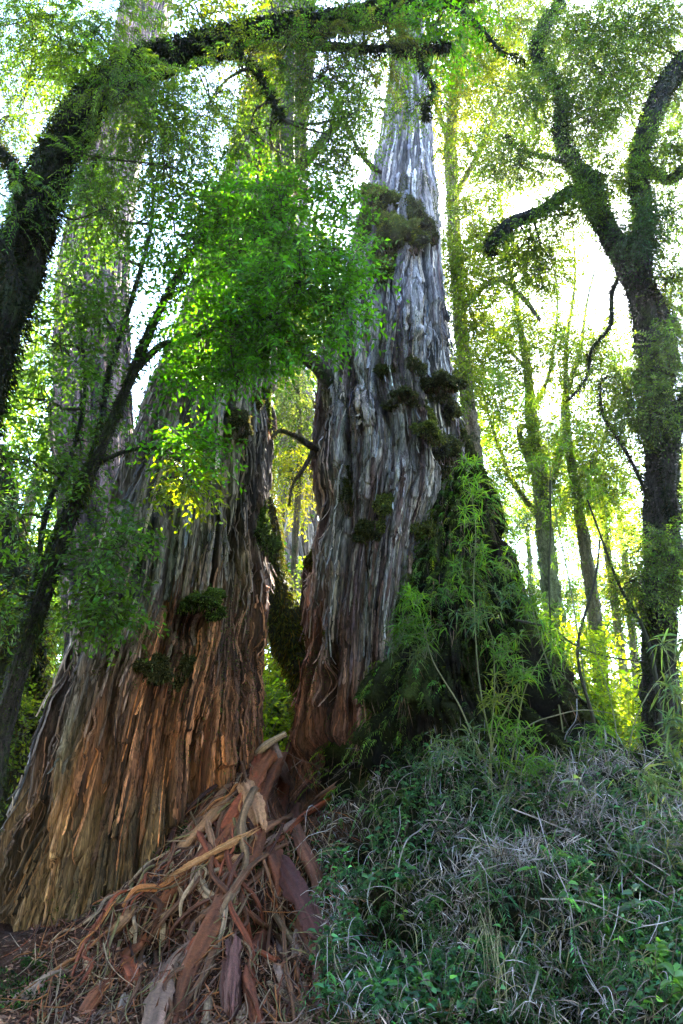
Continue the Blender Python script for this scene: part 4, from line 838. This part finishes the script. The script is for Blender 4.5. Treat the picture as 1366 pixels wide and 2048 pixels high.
# bare roots and twigs tangled over the bank, too many to count
mb = MB()
for k in range(800):
    x, y = U(630, 1380), U(1500, 2050); ang = math.radians(rng.normal(80, 45)); ln_ = U(20, 120); pts = []
    for i in range(4):
        pts.append((x, min(y, 2065))); ang += rng.normal(0, .35); x += math.cos(ang) * ln_ / 3; y += math.sin(ang) * ln_ / 3
    lf = U(.06, .38); c = np.array([(.36, .31, .34), (.16, .12, .11), (.09, .06, .04), (.24, .21, .11)][rng.integers(0, 4)]) * U(.6, 1.2)
    tube(mb, [onm(a, b, lf * (.4 + .6 * math.sin(i))) for i, (a, b) in enumerate(pts)], [U(.0015, .004), .003, .001], n=7, seg=4, rough=.05, col=c)
tag(mb.build('twig_tangle', M_TWIG), kind='stuff')

# dead canes one can follow
def cane(label, pts, r, col=(.33, .28, .28), lift=.2, name='dead_cane', Ys=None, leavesn=0):
    w_ = [onm(a, b, lift) if Ys is None else P(a, b, Ys[i]) for i, (a, b) in enumerate(pts)]
    m = .0052; mb = MB(); r *= .3; col = np.asarray(col) * .75; w_ = [q + rng.normal(0, .03, 3) for q in w_]; tube(mb, w_, [r * m, r * m * .8, r * m * .45], n=26, seg=8, rough=.08, col=col, cvar=.15, seed=int(U(0, 999)))
    o = w_[0]; ob = mb.build(name, M_TWIG, origin=o); return tag(ob, label, 'cane', 'dead canes fallen over the bank')
for lab, pts, r, col in [
    ('long straight pale cane falling down the middle of the right bank', [(1068, 1650), (1100, 1740), (1128, 1831), (1165, 1935), (1200, 2060)], 4, (.40, .33, .37)),
    ('long pale cane slanting from the bank crest to the right edge, uppermost one', [(1028, 1652), (1120, 1690), (1213, 1728), (1300, 1770), (1385, 1808)], 5, (.42, .36, .38)),
    ('nearly level thin cane low on the bank reaching the right edge', [(1068, 1830), (1170, 1852), (1273, 1886), (1380, 1876)], 4, (.33, .29, .28)),
    ('cane dropping steeply towards the right edge below the uppermost long cane', [(1205, 1690), (1260, 1765), (1320, 1820), (1385, 1880)], 4.5, (.40, .35, .38)),
    ('pale bent stem hanging on the left part of the bank', [(860, 1680), (828, 1676), (806, 1720), (795, 1780), (783, 1870)], 5, (.36, .30, .30)),
    ('short lilac twig standing upright left of the bent pale stem', [(752, 1770), (744, 1820), (742, 1870)], 4, (.36, .36, .36)),
    ('dark slanting stem near the lower right corner', [(1325, 1790), (1300, 1850), (1285, 1900), (1270, 1950)], 5, (.05, .04, .03)),
    ('thin greenish twig leaning across the bottom of the bank', [(1050, 1898), (1030, 1950), (1010, 2000), (1003, 2040)], 3, (.2, .2, .15)),
    ('lilac stem crossing the bottom of the bank beside the long straight cane', [(1118, 1928), (1135, 1975), (1150, 2020), (1158, 2060)], 4, (.36, .32, .38)),
    ('wavy upright lilac twig on the right side of the bank', [(1262, 1700), (1240, 1740), (1232, 1790), (1234, 1830)], 3.5, (.36, .33, .4)),
    ('curved pale twig on the bank crest below the bamboo', [(1097, 1594), (1108, 1630), (1113, 1665), (1130, 1680)], 4, (.34, .33, .34)),
    ('short cane lying level on the left bank beside the bent stem', [(850, 1674), (880, 1682), (918, 1680)], 3, (.36, .31, .33)),
    ('V-shaped pale twig on the soil at the bottom centre', [(742, 1970), (752, 1992), (770, 2010), (765, 2000), (790, 1972)], 3.5, (.34, .32, .34)),
    ('thin stem rising out of the bottom edge right of the fallen fronds', [(1075, 1975), (1062, 2010), (1050, 2060)], 6, (.25, .22, .2)),
    ('brown arched twig at the right edge above the broad-leaved seedling', [(1330, 1822), (1350, 1810), (1370, 1800)], 7, (.22, .16, .14)),
    ('blue-grey crooked twig on the crest under the slim tree', [(1150, 1400), (1140, 1440), (1128, 1470), (1130, 1510)], 4, (.34, .33, .4))]:
    if lab.startswith('blue'): cane(lab, pts, r, col, Ys=[8.2] * 4)
    else: cane(lab, pts, r, col)

# ------------------------------------------------------------------ bamboo
def bamboo(label, culms, whorls, col=(.060, .15, .022), Y=7.8, ll=.17, lw=.015, cr=1.7, group='bamboo clumps around the mossy buttress', ccol=(.16, .17, .08), name='bamboo'):
    a, b = culms[0][0][:2]; o = P(a, b, Y); t = thing(name, label, 'bamboo', tuple(o), group)
    m = mpp(1300, Y)
    for L in culms:
        mb = MB(); tube(mb, [P(q[0], q[1], q[2] if len(q) > 2 else Y) + rng.normal(0, .025, 3) for q in L], [cr * m, cr * m * .8, cr * m * .4], n=28, seg=7, rough=.05, col=ccol, cvar=.1); mb.build('culm', M_TWIG, t)
    ml, mt = MB(), MB()
    for wq in whorls:
        px, py, rx, ry, n = wq[:5]; c = P(px, py, Y); k = max(2, n // 14); R_ = np.array([rx * m, .22, ry * m])
        h = c + disk(k) * R_ * U(.1, 1, (k, 1)) ** .5; i = rng.integers(0, k, n)
        d = rng.normal(0, .8, (n, 3)) + np.array([0, -.2, .35]); cc = np.asarray(wq[5] if len(wq) > 5 else col)
        leaves(ml, h[i] + rng.normal(0, .02, (n, 3)), d, rng.normal(size=(n, 3)) * .5 + np.array([0, -.4, .8]), ll * U(.5, 1.3, n), lw * U(.6, 1.2, n), leafcol(n, cc, .3, .2), two=True, droop=.35)
        for q in h:
            tube(mt, [c + (q - c) * .0 - np.array([0, 0, .1]), (c + q) / 2 + rng.normal(0, .03, 3), q], [.003, .0025, .0015], n=6, seg=4, rough=.05, col=ccol)
    ml.build('foliage', M_LEAF, t, smooth=False); tag(mt.build('twig', M_TWIG, t), kind='stuff'); return t
BR = (.10, .24, .02); BL = (.075, .13, .085)
bamboo('bright green bamboo spray rising in front of the grey giant', [[(990, 1560), (960, 1380), (948, 1180), (945, 1050), (938, 940)]], [(935, 930, 26, 24, 70, BR), (945, 985, 40, 30, 110, BR), (930, 1040, 40, 26, 90, BR), (945, 1100, 45, 30, 110), (925, 1135, 40, 20, 70), (900, 1180, 40, 20, 70)])
bamboo('spiky bright tuft of bamboo leaning left over the mossy buttress', [[(978, 1530), (950, 1470), (908, 1409), (865, 1320), (836, 1230), (830, 1195)]], [(832, 1195, 36, 20, 150, BR), (815, 1230, 40, 26, 120), (850, 1260, 45, 30, 130), (800, 1270, 30, 30, 80), (850, 1300, 40, 30, 100, (.06, .1, .05)), (785, 1290, 26, 24, 60, BL)], Y=7.9, ccol=(.2, .19, .11))
bamboo('tall tangled bamboo clump in front of the dark buttress', [[(990, 1640), (985, 1500), (980, 1380), (978, 1280), (972, 1240)], [(1000, 1640), (1015, 1500), (1050, 1380), (1095, 1280)], [(975, 1640), (1000, 1480), (1035, 1360), (1045, 1310)]], [(1000, 1300, 50, 40, 150), (960, 1230, 60, 30, 130, (.06, .12, .06)), (1050, 1330, 50, 40, 130), (1000, 1390, 50, 40, 160, (.1, .16, .03)), (1020, 1460, 60, 40, 180), (960, 1500, 50, 40, 110, BL), (1040, 1530, 60, 30, 140), (1080, 1260, 60, 50, 150), (900, 1500, 40, 30, 70, BL), (1000, 1580, 50, 40, 100, BL)], Y=7.6, ccol=(.16, .17, .07))
bamboo('feathery bamboo over the crest between the buttress and the slim trees', [[(1140, 1560), (1110, 1400), (1075, 1250), (1050, 1130)]], [(1010, 1130, 50, 40, 150), (1060, 1180, 60, 40, 170), (1110, 1240, 50, 50, 140), (1000, 1190, 40, 30, 90, (.05, .11, .07)), (1130, 1340, 50, 50, 110), (1060, 1100, 60, 40, 90)], Y=8.6)
bamboo('yellow-green bamboo plume high in the bright gap', [[(1200, 1520, 9), (1140, 1200, 9), (1110, 1000, 9), (1090, 830, 9)]], [(990, 760, 50, 30, 170, (.07, .16, .05)), (1040, 800, 40, 20, 90, BR), (1100, 800, 60, 18, 170, (.16, .26, .02)), (1140, 870, 60, 40, 190), (1080, 930, 50, 40, 120), (1170, 960, 50, 50, 140), (1110, 1040, 50, 50, 90), (1010, 840, 50, 40, 80)], Y=9)
bamboo('arching bamboo clump between the slim trees and the right mossy tree', [[(1240, 1620), (1235, 1500), (1215, 1380), (1180, 1280)], [(1250, 1620), (1265, 1480), (1300, 1390), (1345, 1330)]], [(1190, 1290, 50, 40, 90, (.1, .18, .02)), (1240, 1380, 50, 40, 90, (.11, .18, .02)), (1200, 1470, 50, 40, 90), (1280, 1480, 40, 40, 80), (1150, 1540, 50, 30, 100, BL), (1230, 1560, 60, 30, 130, BL)], Y=8)
bamboo('blue-green broad-leaved bamboo at the right edge', [[(1420, 1700), (1390, 1500), (1345, 1360), (1335, 1300)], [(1420, 1650), (1370, 1480), (1330, 1440)]], [(1345, 1300, 36, 36, 60, BL), (1340, 1370, 36, 30, 60, BL), (1330, 1450, 40, 40, 80, BL), (1355, 1520, 30, 30, 60, BL), (1300, 1560, 40, 20, 50, BL)], Y=6.2, ll=.22, lw=.022)
for lab, px, py, rx, ry, n, c in [('pale grassy bamboo tuft drooping at the right end of the crest', 1290, 1640, 70, 40, 220, (.13, .17, .13)), ('grey-green bamboo seedling on the crest above the long canes', 1200, 1600, 50, 30, 130, BL), ('blue-green bamboo seedling in the middle of the bank', 985, 1640, 40, 24, 80, (.05, .12, .09)), ('drooping bamboo tuft at the right edge under the crest', 1345, 1720, 50, 40, 150, (.12, .15, .10))]:
    q = onm(px, py, .1); bamboo(lab, [[(px, py + 60, q[1]), (px - 10, py + 20, q[1]), (px, py, q[1])]], [(px, py - 10, rx, ry, n, c)], Y=q[1], ll=.2, lw=.012, cr=2, group='bamboo seedlings on the bank')

# more bamboo seedlings over the crest and bank
for k, (px, py, sz, c) in enumerate([(860, 1560, 1., (.06, .13, .07)), (930, 1600, .9, (.05, .11, .07)), (1090, 1560, 1.1, (.08, .15, .07)), (1180, 1520, 1.1, (.1, .17, .05)), (1250, 1720, 1., (.08, .14, .1)), (1120, 1720, .9, (.05, .12, .07)), (1330, 1850, 1., (.06, .13, .09)), (960, 1760, .8, (.05, .12, .06)), (870, 1880, .8, (.05, .11, .06)), (1040, 1950, .9, (.05, .12, .07)), (1220, 1960, .9, (.05, .12, .06)), (760, 1640, .7, (.05, .12, .05)), (1310, 1590, 1.2, (.1, .16, .09))]):
    q = onm(px, py, .1); lab = ['grassy bamboo seedling just right of the dark hollow', 'bamboo seedling on the bank below the spiky tuft', 'bamboo seedling on the crest right of the tall clump', 'bright bamboo seedling at the foot of the slim tree', 'bamboo seedling in the fork of the two long canes', 'small bamboo seedling left of the fork of the long canes', 'bamboo seedling at the right edge below the crossing canes', 'little bamboo seedling in the centre of the left half of the bank', 'bamboo seedling left of the dry fronds', 'bamboo seedling right of the dry fronds', 'bamboo seedling left of the corner seedlings', 'smallest bamboo seedling, near the roots at the left of the bank', 'broad grassy bamboo seedling at the foot of the right mossy tree'][k]
    bamboo(lab, [[(px + 4, py + 50, q[1]), (px - 6, py + 15, q[1]), (px, py - 10, q[1])]], [(px, py - 12, 40 * sz, 24 * sz, int(110 * sz), c)], Y=q[1], ll=.19 * sz, lw=.012, cr=1.3, group='bamboo seedlings on the bank')

# fan of fallen dry fronds
t = thing('dry_grass_tuft', 'fan of long dry yellowish fronds drooping over the bottom of the bank', 'grass tuft', tuple(onm(975, 1900, .2)))
mb = MB()
for k in range(26):
    a = math.radians(rng.normal(92, 20)); L = U(60, 190); x, y = 972 + U(-22, 22), 1895 + U(-30, 40)
    tube(mb, [onm(x, y, .3), onm(x + math.cos(a) * L * .5, y + math.sin(a) * L * .45, .3), onm(x + math.cos(a) * L, min(2058, y + math.sin(a) * L), .12)], [.002, .0018, .001], n=8, seg=4, rough=.05, col=np.array((.28, .26, .15)) * U(.5, 1.1))
mb.build('blade', M_TWIG, t)

# broad-leaved seedlings, ferns
def seedling(label, px, py, n, ll, lw, col, h=.3, lift=.1, tilt=(0, -.3, .5), name='seedling'):
    o = onm(px, py, 0.); t = thing(name, label, 'seedling', tuple(o), 'broad-leaved seedlings on the bank'); top = o + np.array([U(-.06, .06), -.12 - lift, h])
    mb = MB(); q, r = tube(mb, [o, (o + top) / 2 + rng.normal(0, .02, 3), top], [.004, .003, .002], n=10, seg=5, rough=.05, col=(.12, .14, .05)); mb.build('stem', M_TWIG, t)
    ml = MB(); k = rng.integers(3, 10, n); a = U(0, 6.28, n); d = np.stack([np.cos(a), np.sin(a) * .7 - .3, U(-.1, .6, n)], -1)
    leaves(ml, q[k], d, np.array([0, -.6, 1.]) + rng.normal(0, .3, (n, 3)), ll * U(.6, 1.2, n), lw * U(.7, 1.1, n), leafcol(n, col, .2, .1), two=True, droop=.2); ml.build('foliage', M_LEAFB, t, smooth=True)
    return t
for a in [('leafy green seedling with broad oval leaves in the lower right corner', 1310, 1985, 26, .11, .05, (.07, .17, .04), .35), ('pale green oval-leaved seedling filling the corner at the bottom right', 1345, 2030, 20, .12, .055, (.08, .19, .05), .3), ('large bluish two-leaved seedling on the crest near the right trees', 1140, 1610, 6, .15, .07, (.15, .24, .2), .25),
          ('glossy round-leaved seedling on the left part of the bank', 690, 1735, 12, .07, .04, (.05, .2, .04), .2), ('single bright leaf pair in the middle of the bank', 1055, 1770, 4, .1, .05, (.08, .24, .08), .15), ('small three-leaved seedling just below the long upper cane', 1120, 1800, 5, .09, .04, (.06, .17, .05), .15), ('yellow-green seedling low on the left bank', 800, 1860, 9, .06, .035, (.1, .2, .04), .2), ('paired-leaf seedling growing before the dark buttress', 845, 1430, 9, .07, .03, (.10, .2, .14), .2),
          ('blue-green large-leaved seedling on the right bank', 1260, 1840, 10, .14, .055, (.08, .16, .11), .25), ('small light seedling left of the middle of the bank', 800, 1670, 10, .05, .03, (.08, .18, .07), .18), ('drooping green seedling right below the blue bamboo seedling', 925, 1690, 10, .07, .04, (.05, .15, .05), .2), ('seedling with long leaves beside the curved cane', 740, 1800, 7, .1, .045, (.06, .16, .09), .2),
          ('small seedling at the base of the dry fronds', 955, 2010, 7, .08, .035, (.08, .2, .1), .2), ('bluish seedling on the right bank above the level cane', 1270, 1740, 9, .1, .05, (.06, .14, .12), .22)]:
    seedling(*a)
def fern(label, px, py, n, L, col, lift=.05):
    o = onm(px, py, 0.); t = thing('fern', label, 'fern', tuple(o), 'ferns on the bank'); ml, mt = MB(), MB(); a = np.linspace(0, 6.28, n, endpoint=False) + U(0, .4, n)
    d = np.stack([np.cos(a), np.sin(a) * .8 - .3, U(.3, .9, n)], -1); sprays(ml, np.tile(o, (n, 1)), d, 40, L * U(.7, 1.1, n), .05, .014, col, droop=.6, rand=.08, twigs=mt, twr=.003); ml.build('frond', M_LEAF, t, smooth=False); mt.build('stalk', M_TWIG, t)
for a in [('blue-green fern on the bank under the long straight cane', 1160, 1920, 12, .34, (.04, .11, .06)), ('soft green fern at the left top of the bank below the hollow', 800, 1590, 14, .34, (.05, .11, .05)), ('bluish fern in the middle of the bank among moss', 890, 1800, 12, .3, (.04, .12, .07)), ('dark fern low on the bank left of the dry fronds', 880, 1950, 12, .32, (.03, .08, .04)), ('small fern at the bottom edge beside the red planks', 690, 1990, 9, .22, (.05, .13, .05)), ('fern on the right bank beside the drooping bamboo', 1330, 1660, 10, .3, (.06, .13, .08)), ('pale fern between the long canes', 1190, 1770, 10, .26, (.05, .13, .08)),
          ('fern at the foot of the left giant by the soil', 70, 1920, 9, .25, (.03, .07, .02)), ('fern hanging on the left bank under the bright seedling', 820, 1760, 10, .26, (.04, .09, .03))]: fern(*a)

# leaning dark stems in front of the bright gap
def stem(label, pts, r, col, nleaf=0):
    mb = MB(); m = mpp(1200, 8.3); tube(mb, [P(a, b, Y) for a, b, Y in pts], [r * m, r * m * .8, r * m * .5], n=30, seg=7, rough=.1, col=col, cvar=.2)
    o = P(*pts[0]); return tag(mb.build('bare_stem', M_TWIG, origin=o), label, 'stem', 'bare stems in the bright gap')
stem('dark thin stem leaning left in front of the bright gap', [(1330, 1520, 8.1), (1300, 1295, 8.2), (1238, 1169, 8.3), (1208, 1090, 8.3), (1175, 1000, 8.3)], 4, (.03, .028, .02))
stem('thin dark stem hanging straight before the forked tree', [(1100, 960, 8.4), (1101, 1060, 8.4), (1098, 1160, 8.4), (1104, 1256, 8.4), (1130, 1285, 8.4)], 2.5, (.04, .04, .02))
stem('crooked dark stem rising from the crest before the slim tree', [(1215, 1560, 8.3), (1203, 1509, 8.3), (1183, 1424, 8.3), (1160, 1344, 8.3), (1158, 1274, 8.3), (1190, 1160, 8.3), (1200, 1080, 8.3)], 4, (.04, .035, .025))
stem('pale arched cane above the crest of the bank', [(1020, 1490, 8.1), (1060, 1450, 8.1), (1108, 1432, 8.1), (1170, 1420, 8.1), (1240, 1432, 8.1), (1290, 1460, 8.1)], 1.3, (.16, .15, .09))
stem('dark sagging twig crossing the gap to the right mossy tree', [(1030, 1240, 8.2), (1100, 1256, 8.2), (1150, 1290, 8.2), (1210, 1312, 8.2), (1290, 1325, 8.3)], 2.5, (.05, .045, .03))

for o in bpy.data.objects:
    if '_o' in o: del o['_o']

# ------------------------------------------------------------------ bright air between the trees
hz = bpy.data.meshes.new('haze'); X0, X1, Y0, Y1, Z0, Z1 = -905, 905, -305, 1505, -4, 30
hz.from_pydata([(x, y, z) for z in (Z0, Z1) for x, y in ((X0, Y0), (X1, Y0), (X1, Y1), (X0, Y1))], [], [(3, 2, 1, 0), (4, 5, 6, 7), (0, 1, 5, 4), (1, 2, 6, 5), (2, 3, 7, 6), (3, 0, 4, 7)])
ho = bpy.data.objects.new('haze', hz); C.objects.link(ho); ho['kind'] = 'stuff'
m, t, p, out = mat_new('haze'); t.nodes.remove(p); v = t.nodes.new('ShaderNodeVolumePrincipled')
v.inputs['Color'].default_value = (.95, .97, 1, 1); v.inputs['Density'].default_value = .0004; v.inputs['Anisotropy'].default_value = .55
t.links.new(v.outputs[0], out.inputs['Volume']); hz.materials.append(m)
S.cycles.volume_bounces = 0
